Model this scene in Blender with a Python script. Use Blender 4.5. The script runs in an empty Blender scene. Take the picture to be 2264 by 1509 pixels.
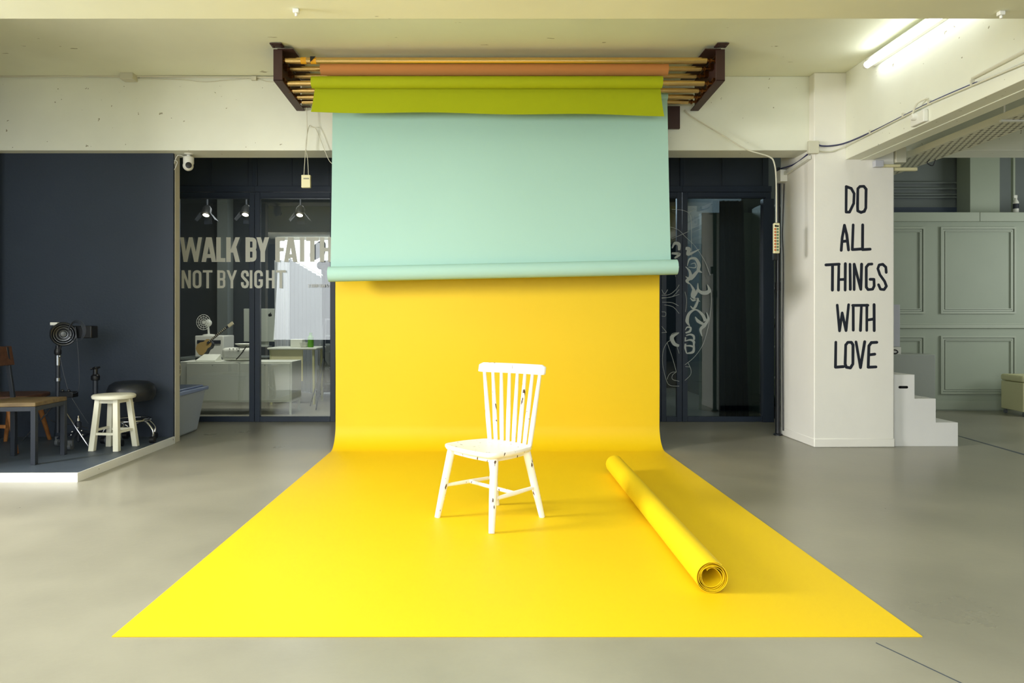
import bpy, math, random
from mathutils import Vector, Matrix
random.seed(7)
S = bpy.context.scene
COL = S.collection
# ------------------------------------------------------------------ camera
F, HX, HY, CH = 1540.0, 1071.0, 712.0, 1.056      # focal length in px, vanishing point, camera height
cam_d = bpy.data.cameras.new('camera'); cam = bpy.data.objects.new('camera', cam_d); COL.objects.link(cam)
cam_d.sensor_width = 36; cam_d.lens = 36 * F / 2264
cam_d.shift_x = (1132 - HX) / 2264; cam_d.shift_y = -(754.5 - HY) / 2264
cam_d.clip_start = .05
cam.location = (0, 0, CH); cam.rotation_euler = (math.pi / 2, 0, 0)
S.camera = cam
# ------------------------------------------------------------------ exposure
vs = S.view_settings
vs.view_transform = 'Standard'; vs.look = 'None'; vs.gamma = 1; vs.use_curve_mapping = False
vs.exposure = 0.08
# ------------------------------------------------------------------ world, daylight and added fill lights
W = bpy.data.worlds.new('world'); S.world = W; W.use_nodes = True
W.node_tree.nodes['Background'].inputs[0].default_value = (.75, .86, 1, 1)
W.node_tree.nodes['Background'].inputs[1].default_value = .6

def area(name, loc, target, sx, sy, power, col=(1, 1, 1)):
    d = bpy.data.lights.new(name, 'AREA'); d.shape = 'RECTANGLE'; d.size = sx; d.size_y = sy
    d.energy = power; d.color = col
    o = bpy.data.objects.new(name, d); COL.objects.link(o); o.location = loc
    o.rotation_euler = (Vector(target) - Vector(loc)).to_track_quat('-Z', 'Y').to_euler()
    return o
area('daylight_side_window', (-5.3, 2.6, 2.3), (0.4, 4.4, .5), 1.4, 1.1, 390, (1, .98, .96))
area('daylight_front_windows', (-1.35, -2.6, 1.85), (-1.35, 3, 3.0), 7.7, 2.5, 275, (.92, .96, 1))
area('front_ceiling_fill', (-.8, .3, 3.05), (-.8, .8, 0), 4.2, 2.0, 78, (.95, .97, 1))  # added overhead fill for the front floor and ceiling, no real opening here
area('right_room_fill', (7.4, 6.6, 1.7), (4.2, 8.4, 1.4), 1.4, 1.4, 28, (.95, .98, .96))  # unseen fill added to brighten the panelled wall, no window there

# ------------------------------------------------------------------ materials
def lin(c):
    return tuple(((v / 255) / 12.92 if v / 255 <= .04045 else ((v / 255 + .055) / 1.055) ** 2.4) for v in c)
MATS = {}
def mat(name, rgb, rough=.6, metal=0, noise=0, nscale=3, bump=0, bscale=40, spec=.5, emit=None, estr=0, alpha=1, trans=0, rvar=0, sheen=0):
    m = bpy.data.materials.new(name); m.use_nodes = True
    nt = m.node_tree; b = nt.nodes['Principled BSDF']
    c = lin(rgb)
    b.inputs['Base Color'].default_value = (*c, 1); b.inputs['Roughness'].default_value = rough
    b.inputs['Metallic'].default_value = metal; b.inputs['Specular IOR Level'].default_value = spec
    b.inputs['Alpha'].default_value = alpha; b.inputs['Transmission Weight'].default_value = trans
    tc = nt.nodes.new('ShaderNodeTexCoord')
    if noise:
        n = nt.nodes.new('ShaderNodeTexNoise'); n.inputs['Scale'].default_value = nscale; n.inputs['Detail'].default_value = 6
        nt.links.new(tc.outputs['Object'], n.inputs['Vector'])
        r = nt.nodes.new('ShaderNodeValToRGB'); r.color_ramp.elements[0].position = .3; r.color_ramp.elements[1].position = .7
        r.color_ramp.elements[0].color = (*[v * (1 - noise) for v in c], 1)
        r.color_ramp.elements[1].color = (*[min(1, v * (1 + noise)) for v in c], 1)
        nt.links.new(n.outputs['Fac'], r.inputs[0]); nt.links.new(r.outputs[0], b.inputs['Base Color'])
        if rvar:
            mr = nt.nodes.new('ShaderNodeMapRange'); mr.inputs['To Min'].default_value = rough - rvar; mr.inputs['To Max'].default_value = rough + rvar
            nt.links.new(n.outputs['Fac'], mr.inputs['Value']); nt.links.new(mr.outputs[0], b.inputs['Roughness'])
    if bump:
        n2 = nt.nodes.new('ShaderNodeTexNoise'); n2.inputs['Scale'].default_value = bscale; n2.inputs['Detail'].default_value = 4
        nt.links.new(tc.outputs['Object'], n2.inputs['Vector'])
        bp = nt.nodes.new('ShaderNodeBump'); bp.inputs['Strength'].default_value = bump; bp.inputs['Distance'].default_value = .01
        nt.links.new(n2.outputs['Fac'], bp.inputs['Height']); nt.links.new(bp.outputs[0], b.inputs['Normal'])
    if emit:
        b.inputs['Emission Color'].default_value = (*lin(emit), 1); b.inputs['Emission Strength'].default_value = estr
    MATS[name] = m
    return m

def scuffed(name, rgb, dark, thr, scale, rough=.5, stretch=(1, 1, 1), noise=.04):
    """paint with sparse chips of another colour"""
    m = mat(name, rgb, rough, noise=noise, nscale=2)
    nt = m.node_tree; b = nt.nodes['Principled BSDF']
    tc = nt.nodes.new('ShaderNodeTexCoord'); mp = nt.nodes.new('ShaderNodeMapping'); mp.inputs['Scale'].default_value = stretch
    nt.links.new(tc.outputs['Object'], mp.inputs['Vector'])
    n = nt.nodes.new('ShaderNodeTexNoise'); n.inputs['Scale'].default_value = scale; n.inputs['Detail'].default_value = 3
    nt.links.new(mp.outputs[0], n.inputs['Vector'])
    r = nt.nodes.new('ShaderNodeValToRGB'); r.color_ramp.elements[0].position = thr; r.color_ramp.elements[1].position = thr + .012
    r.color_ramp.elements[0].color = (0, 0, 0, 1); r.color_ramp.elements[1].color = (1, 1, 1, 1)
    nt.links.new(n.outputs['Fac'], r.inputs[0])
    mx = nt.nodes.new('ShaderNodeMix'); mx.data_type = 'RGBA'
    src = b.inputs['Base Color'].links[0].from_socket
    nt.links.new(r.outputs[0], mx.inputs[0]); nt.links.new(src, mx.inputs[6]); mx.inputs[7].default_value = (*lin(dark), 1)
    nt.links.new(mx.outputs[2], b.inputs['Base Color'])
    return m

def glass(name, tint, ior=1.5, boost=1.0):
    m = bpy.data.materials.new(name); m.use_nodes = True; nt = m.node_tree
    for n in list(nt.nodes): nt.nodes.remove(n)
    out = nt.nodes.new('ShaderNodeOutputMaterial'); mix = nt.nodes.new('ShaderNodeMixShader')
    tr = nt.nodes.new('ShaderNodeBsdfTransparent'); tr.inputs[0].default_value = (*tint, 1)
    gl = nt.nodes.new('ShaderNodeBsdfGlossy'); gl.inputs['Roughness'].default_value = .0
    fr = nt.nodes.new('ShaderNodeFresnel'); fr.inputs['IOR'].default_value = ior
    ml = nt.nodes.new('ShaderNodeMath'); ml.operation = 'MULTIPLY'; ml.inputs[1].default_value = boost; ml.use_clamp = True
    nt.links.new(fr.outputs[0], ml.inputs[0]); nt.links.new(ml.outputs[0], mix.inputs[0])
    nt.links.new(tr.outputs[0], mix.inputs[1]); nt.links.new(gl.outputs[0], mix.inputs[2]); nt.links.new(mix.outputs[0], out.inputs[0])
    MATS[name] = m
    return m

def wood(name, c1, c2, scale=6, rough=.5, stretch=(1, 8, 8)):
    m = mat(name, c1, rough); nt = m.node_tree; b = nt.nodes['Principled BSDF']
    tc = nt.nodes.new('ShaderNodeTexCoord'); mp = nt.nodes.new('ShaderNodeMapping'); mp.inputs['Scale'].default_value = stretch
    n = nt.nodes.new('ShaderNodeTexNoise'); n.inputs['Scale'].default_value = scale; n.inputs['Detail'].default_value = 8
    r = nt.nodes.new('ShaderNodeValToRGB'); r.color_ramp.elements[0].color = (*lin(c1), 1); r.color_ramp.elements[1].color = (*lin(c2), 1)
    r.color_ramp.elements[0].position = .35; r.color_ramp.elements[1].position = .65
    nt.links.new(tc.outputs['Object'], mp.inputs[0]); nt.links.new(mp.outputs[0], n.inputs['Vector'])
    nt.links.new(n.outputs['Fac'], r.inputs[0]); nt.links.new(r.outputs[0], b.inputs['Base Color'])
    return m

M = MATS
scuffed('ceiling_paint', (238, 240, 216), (170, 166, 135), .735, 9, .7, (.5, 1.6, 1), noise=.03)
scuffed('beam_paint', (236, 238, 222), (160, 156, 130), .73, 22, .65)
mat('pillar_paint', (243, 241, 231), .6, noise=.02, nscale=2, bump=.3, bscale=9)
mat('concrete', (149, 146, 131), .3, noise=.15, nscale=1.4, bump=.05, bscale=30, rvar=.07)
mat('navy_wall', (44, 54, 68), .65, noise=.08, nscale=1.3, bump=.1, bscale=50)
mat('platform_paint', (72, 82, 94), .5, noise=.18, nscale=2.5, bump=.1, bscale=30)
scuffed('white_edge', (238, 238, 234), (120, 118, 105), .74, 14)
mat('cream_edge', (214, 208, 186), .6, noise=.05)
mat('navy_frame', (44, 54, 68), .4, spec=.4)
mat('navy_panel', (44, 54, 66), .5, noise=.05)
mat('dark_wall', (56, 64, 72), .8, noise=.05)
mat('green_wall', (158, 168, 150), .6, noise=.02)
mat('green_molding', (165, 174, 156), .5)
mat('grey_wall', (118, 126, 124), .7, noise=.04)  # even grey base colour for walls, pipes and a desk top
mat('blue_band', (62, 74, 92), .6)
mat('yellow_paper', (234, 197, 4), .55, noise=.015, nscale=1.2, spec=.45)
mat('yellow_roll', (240, 206, 8), .5, noise=.02, spec=.6)
mat('yellow_core', (228, 160, 24), .7)
mat('teal_paper', (168, 206, 193), .75, noise=.015, nscale=1, spec=.25)
mat('green_paper', (172, 182, 22), .75, noise=.02, spec=.25)
mat('orange_paper', (216, 146, 84), .75, spec=.25)
mat('brown_metal', (64, 40, 36), .55, noise=.08, nscale=8)
mat('gold_rod', (226, 190, 126), .26, metal=.95)
mat('brass_hub', (130, 84, 40), .4, metal=1)
mat('hazard_yellow', (232, 166, 20), .5)
mat('black_plastic', (24, 26, 30), .4)
mat('black_satin', (26, 29, 34), .3)
mat('black_metal', (38, 44, 54), .45)
mat('white_plastic', (232, 232, 222), .4)
mat('cream_plastic', (226, 220, 176), .45)
mat('chrome', (200, 202, 205), .15, metal=1)
mat('steel', (150, 155, 160), .35, metal=1)
scuffed('chair_white', (246, 244, 238), (84, 62, 44), .675, 36, .4, (1, 1, .35), noise=.01)
mat('stool_white', (236, 234, 214), .45, noise=.04, nscale=8)
wood('oak', (98, 80, 50), (122, 102, 66), 5, .5, (1, 6, 6))
wood('walnut', (70, 46, 36), (90, 60, 44), 5, .5, (1, 6, 6))
wood('orange_wood', (140, 88, 44), (166, 112, 62), 5, .5, (6, 6, 1))
mat('black_leather', (26, 30, 36), .4, bump=.1, bscale=60)
mat('tube_glow', (255, 255, 255), .5, emit=(245, 250, 255), estr=7)
mat('spot_glow', (255, 255, 255), .5, emit=(255, 244, 215), estr=9)
mat('sky_glow', (255, 255, 255), .5, emit=(240, 245, 255), estr=2.2)
mat('letter_navy', (24, 30, 44), .6)
mat('vinyl', (236, 236, 222), .6)
mat('vinyl_white', (232, 232, 226), .6)
mat('vinyl_grey', (186, 192, 186), .6)
mat('cable_blue', (56, 58, 98), .5)
mat('cable_black', (28, 30, 34), .5)
mat('cable_white', (212, 210, 190), .5)
mat('cabinet_white', (224, 226, 214), .45)
mat('curtain_white', (225, 228, 230), .8)
mat('curtain_grey', (150, 157, 163), .8)
mat('curtain_black', (30, 37, 48), .85)
mat('grey_fabric', (120, 124, 122), .9)
mat('green_plastic', (96, 164, 40), .4)
mat('leaf', (40, 62, 36), .6)
mat('soil_pot', (46, 48, 50), .6)
mat('cream_leather', (206, 204, 158), .5)
mat('caster_grey', (96, 100, 104), .4)
mat('bin_plastic', (186, 196, 206), .28, alpha=.82)
mat('bin_lid', (140, 158, 200), .3, alpha=.95)
mat('tray_metal', (222, 220, 196), .5)
mat('hole_dark', (92, 90, 74), .8)
mat('fret', (190, 180, 150), .4)
mat('sunburst', (168, 140, 86), .4)
mat('socket_orange', (196, 110, 60), .5)
mat('socket_green', (96, 124, 96), .5)
mat('grey_board', (168, 174, 166), .6)
mat('lavender', (196, 198, 206), .5)
mat('printed_code', (150, 150, 130), .6)
glass('pane_glass', (.86, .88, .86), 1.52, 1.7)
glass('dark_glass', (.5, .56, .58), 1.52, 2.1)

# ------------------------------------------------------------------ geometry helpers
def P(px, py, Y):
    return Vector(((px - HX) * Y / F, Y, CH - (py - HY) * Y / F))
def G(px, py, z=0.0):          # point at height z seen at the pixel
    Y = (CH - z) * F / (py - HY)
    return Vector(((px - HX) * Y / F, Y, z))
def SX(px, py, X):             # point on a plane of constant x
    Y = X * F / (px - HX)
    return Vector((X, Y, CH - (py - HY) * Y / F))

class MB:
    def __init__(s): s.v = []; s.f = []
    def add(s, vs_, fs):
        o = len(s.v); s.v += [Vector(v) for v in vs_]; s.f += [tuple(i + o for i in f) for f in fs]; return s
    def box(s, x0, x1, y0, y1, z0, z1):
        return s.add([(x0, y0, z0), (x1, y0, z0), (x1, y1, z0), (x0, y1, z0), (x0, y0, z1), (x1, y0, z1), (x1, y1, z1), (x0, y1, z1)],
                     [(3, 2, 1, 0), (4, 5, 6, 7), (0, 1, 5, 4), (1, 2, 6, 5), (2, 3, 7, 6), (3, 0, 4, 7)])
    def hexa(s, lo, hi):       # two quads of four points, same winding
        return s.add(list(lo) + list(hi), [(3, 2, 1, 0), (4, 5, 6, 7), (0, 1, 5, 4), (1, 2, 6, 5), (2, 3, 7, 6), (3, 0, 4, 7)])
    def prism(s, pts, off):    # polygon pts extruded by vector off
        n = len(pts); off = Vector(off)
        return s.add([Vector(p) for p in pts] + [Vector(p) + off for p in pts],
                     [tuple(range(n))[::-1], tuple(range(n, 2 * n))] + [(i, (i + 1) % n, n + (i + 1) % n, n + i) for i in range(n)])
    def bar(s, a, b, w, h, up=(0, 0, 1)):
        a = Vector(a); b = Vector(b); d = (b - a).normalized(); u = Vector(up)
        if abs(d.dot(u)) > .98: u = Vector((0, 1, 0))
        r = d.cross(u).normalized() * w / 2; u = r.cross(d).normalized() * h / 2
        return s.hexa([a - r - u, a + r - u, a + r + u, a - r + u], [b - r - u, b + r - u, b + r + u, b - r + u])
    def tube(s, pts, r, n=10, closed=False, cap=True):
        pts = [Vector(p) for p in pts]; m = len(pts)
        rs = r if isinstance(r, (list, tuple)) else [r] * m
        base = len(s.v); prev = None
        for i, p in enumerate(pts):
            a = pts[i - 1] if (i or closed) else p; b = pts[(i + 1) % m] if (i < m - 1 or closed) else p
            t = (b - a).normalized()
            if prev is None:
                q = Vector((0, 0, 1)) if abs(t.z) < .9 else Vector((1, 0, 0)); prev = t.cross(q).normalized()
            prev = (prev - t * prev.dot(t)).normalized(); w = t.cross(prev)
            for k in range(n):
                an = 2 * math.pi * k / n; s.v.append(p + (prev * math.cos(an) + w * math.sin(an)) * rs[i])
        for i in range(m if closed else m - 1):
            j = (i + 1) % m
            for k in range(n):
                l = (k + 1) % n; s.f.append((base + i * n + k, base + i * n + l, base + j * n + l, base + j * n + k))
        if cap and not closed:
            s.f.append(tuple(base + k for k in range(n))[::-1]); s.f.append(tuple(base + (m - 1) * n + k for k in range(n)))
        return s
    def cyl(s, a, b, r, r2=None, n=20): return s.tube([a, b], [r, r if r2 is None else r2], n)
    def lathe(s, c, prof, axis=(0, 0, 1), n=28):
        c = Vector(c); ax = Vector(axis).normalized(); q = Vector((1, 0, 0)) if abs(ax.x) < .9 else Vector((0, 1, 0))
        u = ax.cross(q).normalized(); w = ax.cross(u); base = len(s.v)
        for (r, h) in prof:
            for k in range(n):
                an = 2 * math.pi * k / n; s.v.append(c + ax * h + (u * math.cos(an) + w * math.sin(an)) * max(r, 1e-4))
        for i in range(len(prof) - 1):
            for k in range(n):
                l = (k + 1) % n; s.f.append((base + i * n + k, base + i * n + l, base + (i + 1) * n + l, base + (i + 1) * n + k))
        s.f.append(tuple(base + k for k in range(n))[::-1]); s.f.append(tuple(base + (len(prof) - 1) * n + k for k in range(n)))
        return s
    def ball(s, c, r, n=20, sc=(1, 1, 1)):
        c = Vector(c); o = len(s.v)
        t = MB().lathe((0, 0, 0), [(r * math.sin(math.pi * i / 12), -r * math.cos(math.pi * i / 12)) for i in range(13)], n=n)
        return s.add([c + Vector((v.x * sc[0], v.y * sc[1], v.z * sc[2])) for v in t.v], t.f)
    def grid(s, fn, nu, nv, thick=None):
        base = len(s.v)
        for j in range(nv + 1):
            for i in range(nu + 1): s.v.append(Vector(fn(i / nu, j / nv)))
        for j in range(nv):
            for i in range(nu):
                a = base + j * (nu + 1) + i; s.f.append((a, a + 1, a + nu + 2, a + nu + 1))
        return s
    def build(s, name, m, parent=None, smooth=None, bevel=0, solid=0, seg=2):
        me = bpy.data.meshes.new(name)
        off = Vector((0, 0, 0)); p = parent
        while p is not None: off += Vector(p.location); p = p.parent
        me.from_pydata([v - off for v in s.v], [], s.f); me.validate()
        import bmesh
        bm = bmesh.new(); bm.from_mesh(me)
        bmesh.ops.recalc_face_normals(bm, faces=bm.faces); bm.to_mesh(me); bm.free()
        me.materials.append(M[m] if isinstance(m, str) else m)
        o = bpy.data.objects.new(name, me); COL.objects.link(o)
        if parent: o.parent = parent
        if smooth is None: smooth = 40
        if smooth:
            for f in me.polygons: f.use_smooth = True
            me.set_sharp_from_angle(angle=math.radians(smooth))
        if solid:
            md = o.modifiers.new('solid', 'SOLIDIFY'); md.thickness = solid; md.offset = 0
            md = o.modifiers.new('split', 'EDGE_SPLIT'); md.split_angle = math.radians(60)
        if bevel:
            md = o.modifiers.new('bevel', 'BEVEL'); md.width = bevel; md.segments = seg; md.limit_method = 'ANGLE'; md.angle_limit = math.radians(35)
            md.harden_normals = False
        return o

def thing(name, label, cat, loc=(0, 0, 0), group=None):
    o = bpy.data.objects.new(name, None); COL.objects.link(o); o.location = loc; o.empty_display_size = .1
    o['label'] = label; o['category'] = cat
    if group: o['group'] = group
    return o
def tag(o, label, cat, group=None):
    o['label'] = label; o['category'] = cat
    if group: o['group'] = group
    return o
def st(name, mb, m, parent=None, **k):
    o = mb.build(name, m, parent, **k)
    if parent is None: o['kind'] = 'structure'
    return o
def st_empty(name, loc=(0, 0, 0)):
    o = bpy.data.objects.new(name, None); COL.objects.link(o); o.location = loc; o['kind'] = 'structure'; return o
def smooth_path(pts, n=8):
    pts = [Vector(p) for p in pts]; out = []
    for i in range(len(pts) - 1):
        p0 = pts[max(i - 1, 0)]; p1 = pts[i]; p2 = pts[i + 1]; p3 = pts[min(i + 2, len(pts) - 1)]
        for k in range(n):
            t = k / n
            out.append(.5 * ((2 * p1) + (p2 - p0) * t + (2 * p0 - 5 * p1 + 4 * p2 - p3) * t * t + (3 * p1 - p0 - 3 * p2 + p3) * t ** 3))
    out.append(pts[-1]); return out

# ------------------------------------------------------------------ room constants
YG = 7.39                     # glass front
YB0, YB1 = 5.98, 6.25         # back ceiling beam
ZB, ZC = 2.53, 3.167          # beam underside, ceiling
YW = 6.08                     # dark partition face
PX0, PX1, PY0, PY1 = 2.788, 3.465, 5.89, 6.56    # pillar
BX0, BX1, BZ = 3.055, 3.30, 2.43                 # side beam
YR = 8.34                     # panelled wall
ZP = .058                     # platform height

# ------------------------------------------------------------------ structure
st('floor', MB().box(-6.5, 8.2, -4, 12.2, -.1, 0), 'concrete')
st('ceiling', MB().box(-6.5, 8.2, -4, 12.2, ZC, ZC + .15), 'ceiling_paint')
st('trim_1', MB().box(-6.4, 8.2, YB0, YB1, ZB, ZC), 'beam_paint', bevel=.006)
st('trim_2', MB().box(-6.4, 8.2, 3.08, 3.39, ZB, ZC), 'ceiling_paint', bevel=.006)
t3 = MB().box(BX0, BX1, -3.9, PY0, BZ, ZC).box(BX0 + .12, BX0 + .135, -3.9, PY0, BZ - .006, BZ)
st('trim_3', t3, 'beam_paint', bevel=.005)
st('wall_pillar', MB().box(PX0, PX1, PY0, PY1, 0, ZC).box(PX0 - .003, PX1 + .004, PY0 - .006, PY1, 0, .075), 'pillar_paint', bevel=.008)
wl = st('wall_partition', MB().box(-4.3, -2.716, YW, YW + .03, 0, ZB), 'navy_wall')
st('wall_left', MB().box(-4.3, -4.18, 3.7, YB0 - .001, 0, ZC), 'navy_wall')  # real at the back; unseen front and upper part extended to block side light
MB().box(-4.3, -2.712, YW + .03, YW + .12, 0, ZB).build('partition_edge', 'cream_edge', wl)
st('wall_west', MB().box(-6.5, -6.4, -4, 12.2, 0, ZC), 'dark_wall')
st('wall_front', MB().box(-6.4, 8.2, -4.1, -4, 0, ZC), 'dark_wall')
st('wall_right', MB().box(8.1, 8.2, -4, 12.2, 0, ZC), 'grey_wall')
# platform with white front strips
pl = [(-4.16, 4.60), (-2.695, 4.62), (-2.712, YW - .002), (-4.16, YW - .002)]
tag(MB().prism([(x, y, 0) for x, y in pl], (0, 0, ZP)).build('platform', 'platform_paint'), 'low dark grey platform with white painted edge in front of the navy wall', 'platform')
plat = bpy.data.objects['platform']
MB().prism([(-4.17, 4.585, 0), (-2.69, 4.605, 0), (-2.695, 4.62, 0), (-4.17, 4.60, 0)], (0, 0, ZP + .002)).build('front_edge', 'white_edge', plat)
MB().prism([(-2.69, 4.605, 0), (-2.695, 4.62, 0), (-2.715, YW - .002, 0), (-2.699, YW - .002, 0)], (0, 0, ZP + .002)).build('side_edge', 'white_edge', plat)

# glass front : window_1 (left), window_2 (middle, behind the backdrop), door_1 (right)
def gx(px): return (px - HX) * YG / F
def gz(py): return CH - (py - HY) * YG / F
TR0, TR1 = gz(424), gz(411)
def frame_rect(mb, x0, x1, z0, z1, w, d=.05, y=YG):
    mb.box(x0, x0 + w, y, y + d, z0, z1); mb.box(x1 - w, x1, y, y + d, z0, z1)
    mb.box(x0 + w, x1 - w, y, y + d, z0, z0 + w); mb.box(x0 + w, x1 - w, y, y + d, z1 - w, z1)
def glazing(name, xs, pane_mat, head=.065):
    root = st_empty(name, (xs[0], YG, 0))
    fr = MB()
    for i in range(len(xs) - 1):
        frame_rect(fr, xs[i], xs[i + 1] - .004, 0.0, TR0 - .004, .055)
        fr.box(xs[i] + .055, xs[i + 1] - .059, YG, YG + .05, TR0 - .004 - head, TR0 - .05)
        fr.box(xs[i], xs[i + 1], YG - .004, YG + .05, TR0, TR1)
        fr.box(xs[i] - .025, xs[i] + .025, YG, YG + .05, TR1, ZC)
    fr.build('frame', 'navy_frame', root, bevel=.003)
    for i in range(len(xs) - 1):
        MB().box(xs[i] + .05, xs[i + 1] - .05, YG + .02, YG + .026, .05, TR0 - .05).build('pane', pane_mat, root)
        tp = MB().box(xs[i] + .025, xs[i + 1] - .025, YG + .02, YG + .04, TR1, ZC)
        for k in (1, 2): xx = xs[i] + (xs[i + 1] - xs[i]) * k / 2.2; tp.box(xx - .004, xx + .004, YG + .012, YG + .02, TR1, ZC)
        tp.build('top_panel', 'navy_panel', root)
    return root
glazing('window_1', [gx(383), gx(563), gx(742)], 'pane_glass')
glazing('window_2', [gx(742), gx(920), gx(1100), gx(1280), gx(1462)], 'dark_glass', .06)
glazing('window_3', [gx(1462) , gx(1509)], 'dark_glass', .06)
d1 = glazing('door_1', [gx(1509), gx(1706)], 'dark_glass', .06)
MB().box(gx(1685), gx(1709), YG - .03, YG + .05, 0.0, gz(440)).build('stile', 'navy_frame', d1, bevel=.003)
st('wall_lobby', MB().box(-6.4, gx(383), YG, YG + .1, 0, ZC), 'dark_wall')

# rooms behind the glass
st('wall_back', MB().box(-6.4, -3.34, 11.2, 11.3, 0, ZC).box(-1.5, 3.2, 11.2, 11.3, 0, ZC).box(-3.34, -1.5, 11.2, 11.3, 2.43, ZC), 'dark_wall')
st('wall_inner', MB().box(3.12, 3.2, YR + .12, 11.2, 0, ZC), 'grey_wall')
st('wall_divider', MB().box(-.95, -.87, YG + .1, 11.2, 0, ZC), 'dark_wall')
w4 = st_empty('window_4', (-2.4, 11.25, 1.3))
MB().box(-3.34, -1.5, 11.27, 11.28, .5, 2.43).build('pane', 'sky_glow', w4)
fm = MB(); frame_rect(fm, -3.34, -1.5, .5, 2.43, .05, .05, 11.2); fm.build('frame', 'white_plastic', w4)
st('wall_column', MB().box(P(480, 0, 10.9).x, P(503, 0, 10.9).x, 10.9, 11.15, 0, ZC), 'grey_wall')
area('inner_room_fill', (-2.6, 7.68, 3.08), (-2.6, 8.3, .3), 1.6, .3, 60, (1, .98, .9))  # added fill, hidden by the beam, to brighten the sideboard front
area('inner_ceiling_fill', (-2.6, 9.9, 3.1), (-2.6, 9.6, 0), 1.2, .8, 30, (.95, .97, 1))  # added fill over the inner room, not a fitted lamp
area('right_inner_fill', (1.6, 10.5, 2.9), (2.2, 8, .5), 1.2, .8, 60, (.8, .9, 1))  # dim fill added behind the backdrop to lift the dark right interior

# panelled wall of the right hand room
def rx(px, Y=YR): return (px - HX) * Y / F
def rz(py, Y=YR): return CH - (py - HY) * Y / F
pw = st('wall_panelled', MB().box(2.6, 8.1, YR, YR + .1, 0, rz(470)), 'green_wall')
for xa, xb in ((3.45, rx(2161)), (rx(2161.8), 8.0)): MB().box(xa, xb, YR - .04, YR, rz(490), rz(470)).build('ledge', 'green_molding', pw, bevel=.004)
def molding(px0, px1, py0, py1):
    x0, x1, z1, z0 = rx(px0), rx(px1), rz(py0), rz(py1); m = MB()
    for k, (w, d, g) in enumerate([(.022, .022, 0), (.016, .012, .03), (.01, .018, .052)]):
        a, b, c, e = x0 + g, x1 - g, z0 + g, z1 - g
        m.box(a, a + w, YR - d, YR, c, e).box(b - w, b, YR - d, YR, c, e).box(a + w, b - w, YR - d, YR, c, c + w).box(a + w, b - w, YR - d, YR, e - w, e)
    m.build('panel_molding', 'green_molding', pw)
for px0, px1 in ((1868, 2043), (2078, 2244), (2280, 2446)):
    molding(px0, px1, 502, 693); molding(px0, px1, 742, 870)
MB().box(3.45, 8.0, YR - .03, YR, rz(725), rz(717)).box(3.45, 8.0, YR - .018, YR, rz(717), rz(714)).build('chair_rail', 'green_molding', pw, bevel=.003)
st('baseboard_right', MB().box(3.45, 8.0, YR - .012, YR, .014, .12), 'green_molding')
st('wall_upper', MB().box(3.2, 8.1, 8.75, 8.85, 0, ZC), 'grey_wall')
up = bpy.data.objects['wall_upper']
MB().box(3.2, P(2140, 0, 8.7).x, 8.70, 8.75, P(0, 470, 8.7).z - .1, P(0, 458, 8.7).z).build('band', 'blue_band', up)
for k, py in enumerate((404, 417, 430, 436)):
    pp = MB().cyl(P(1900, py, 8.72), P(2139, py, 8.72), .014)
    tag(pp.build('pipe', 'grey_wall'), ['uppermost grey pipe on the dark wall above the panelled wall', 'second grey pipe from the top above the panelled wall', 'third grey pipe from the top above the panelled wall', 'lowest grey pipe above the panelled wall'][k], 'pipe', 'pipes above the panelled wall')
st('trim_4', MB().box(P(2140, 0, 8.5).x, P(2205, 0, 8.5).x, 8.46, 8.7, rz(470), ZC), 'green_wall')
st('trim_5', MB().box(P(2235, 0, 8.5).x, P(2239, 0, 8.5).x, 8.46, 8.5, rz(470), ZC), 'green_molding')
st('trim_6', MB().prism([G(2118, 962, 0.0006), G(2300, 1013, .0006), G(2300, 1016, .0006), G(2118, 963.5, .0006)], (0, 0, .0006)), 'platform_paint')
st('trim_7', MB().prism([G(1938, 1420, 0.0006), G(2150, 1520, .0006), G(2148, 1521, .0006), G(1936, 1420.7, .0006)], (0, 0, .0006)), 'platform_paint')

# ------------------------------------------------------------------ yellow backdrop
YX0, YX1 = -1.25, 1.469
prof = [(2.336, .002)]
for k in range(1, 24): prof.append((2.336 + (5.66 - 2.336) * k / 23, .002))
R = .19
for k in range(1, 15):
    a = math.pi / 2 * k / 14; prof.append((5.66 + R * math.sin(a), .002 + R * (1 - math.cos(a))))
for k in range(1, 24): prof.append((5.85 - .012 * k / 23, .192 + (2.90 - .192) * k / 23))
def ypt(u, v):
    f = v * (len(prof) - 1); i = min(int(f), len(prof) - 2); t = f - i
    y = prof[i][0] * (1 - t) + prof[i + 1][0] * t; z = prof[i][1] * (1 - t) + prof[i + 1][1] * t
    x = YX0 + (YX1 - YX0) * u
    wz = math.sin(u * 9 + 1) * .004 * max(0, min(1, z)) + math.sin(u * 3.3 + z * 4) * .006 * max(0, min(1, z))
    return (x, y + wz, z)
bd = thing('backdrop_paper', 'wide bright yellow paper backdrop sweeping down onto the floor', 'backdrop', (0.11, 5.85, 0))
MB().grid(ypt, 48, len(prof) - 1).build('sheet', 'yellow_paper', bd, smooth=80, solid=.003)
MB().cyl((YX0, 5.85, 2.92), (YX1, 5.85, 2.92), .04).build('roll', 'yellow_paper', bd)

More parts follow.
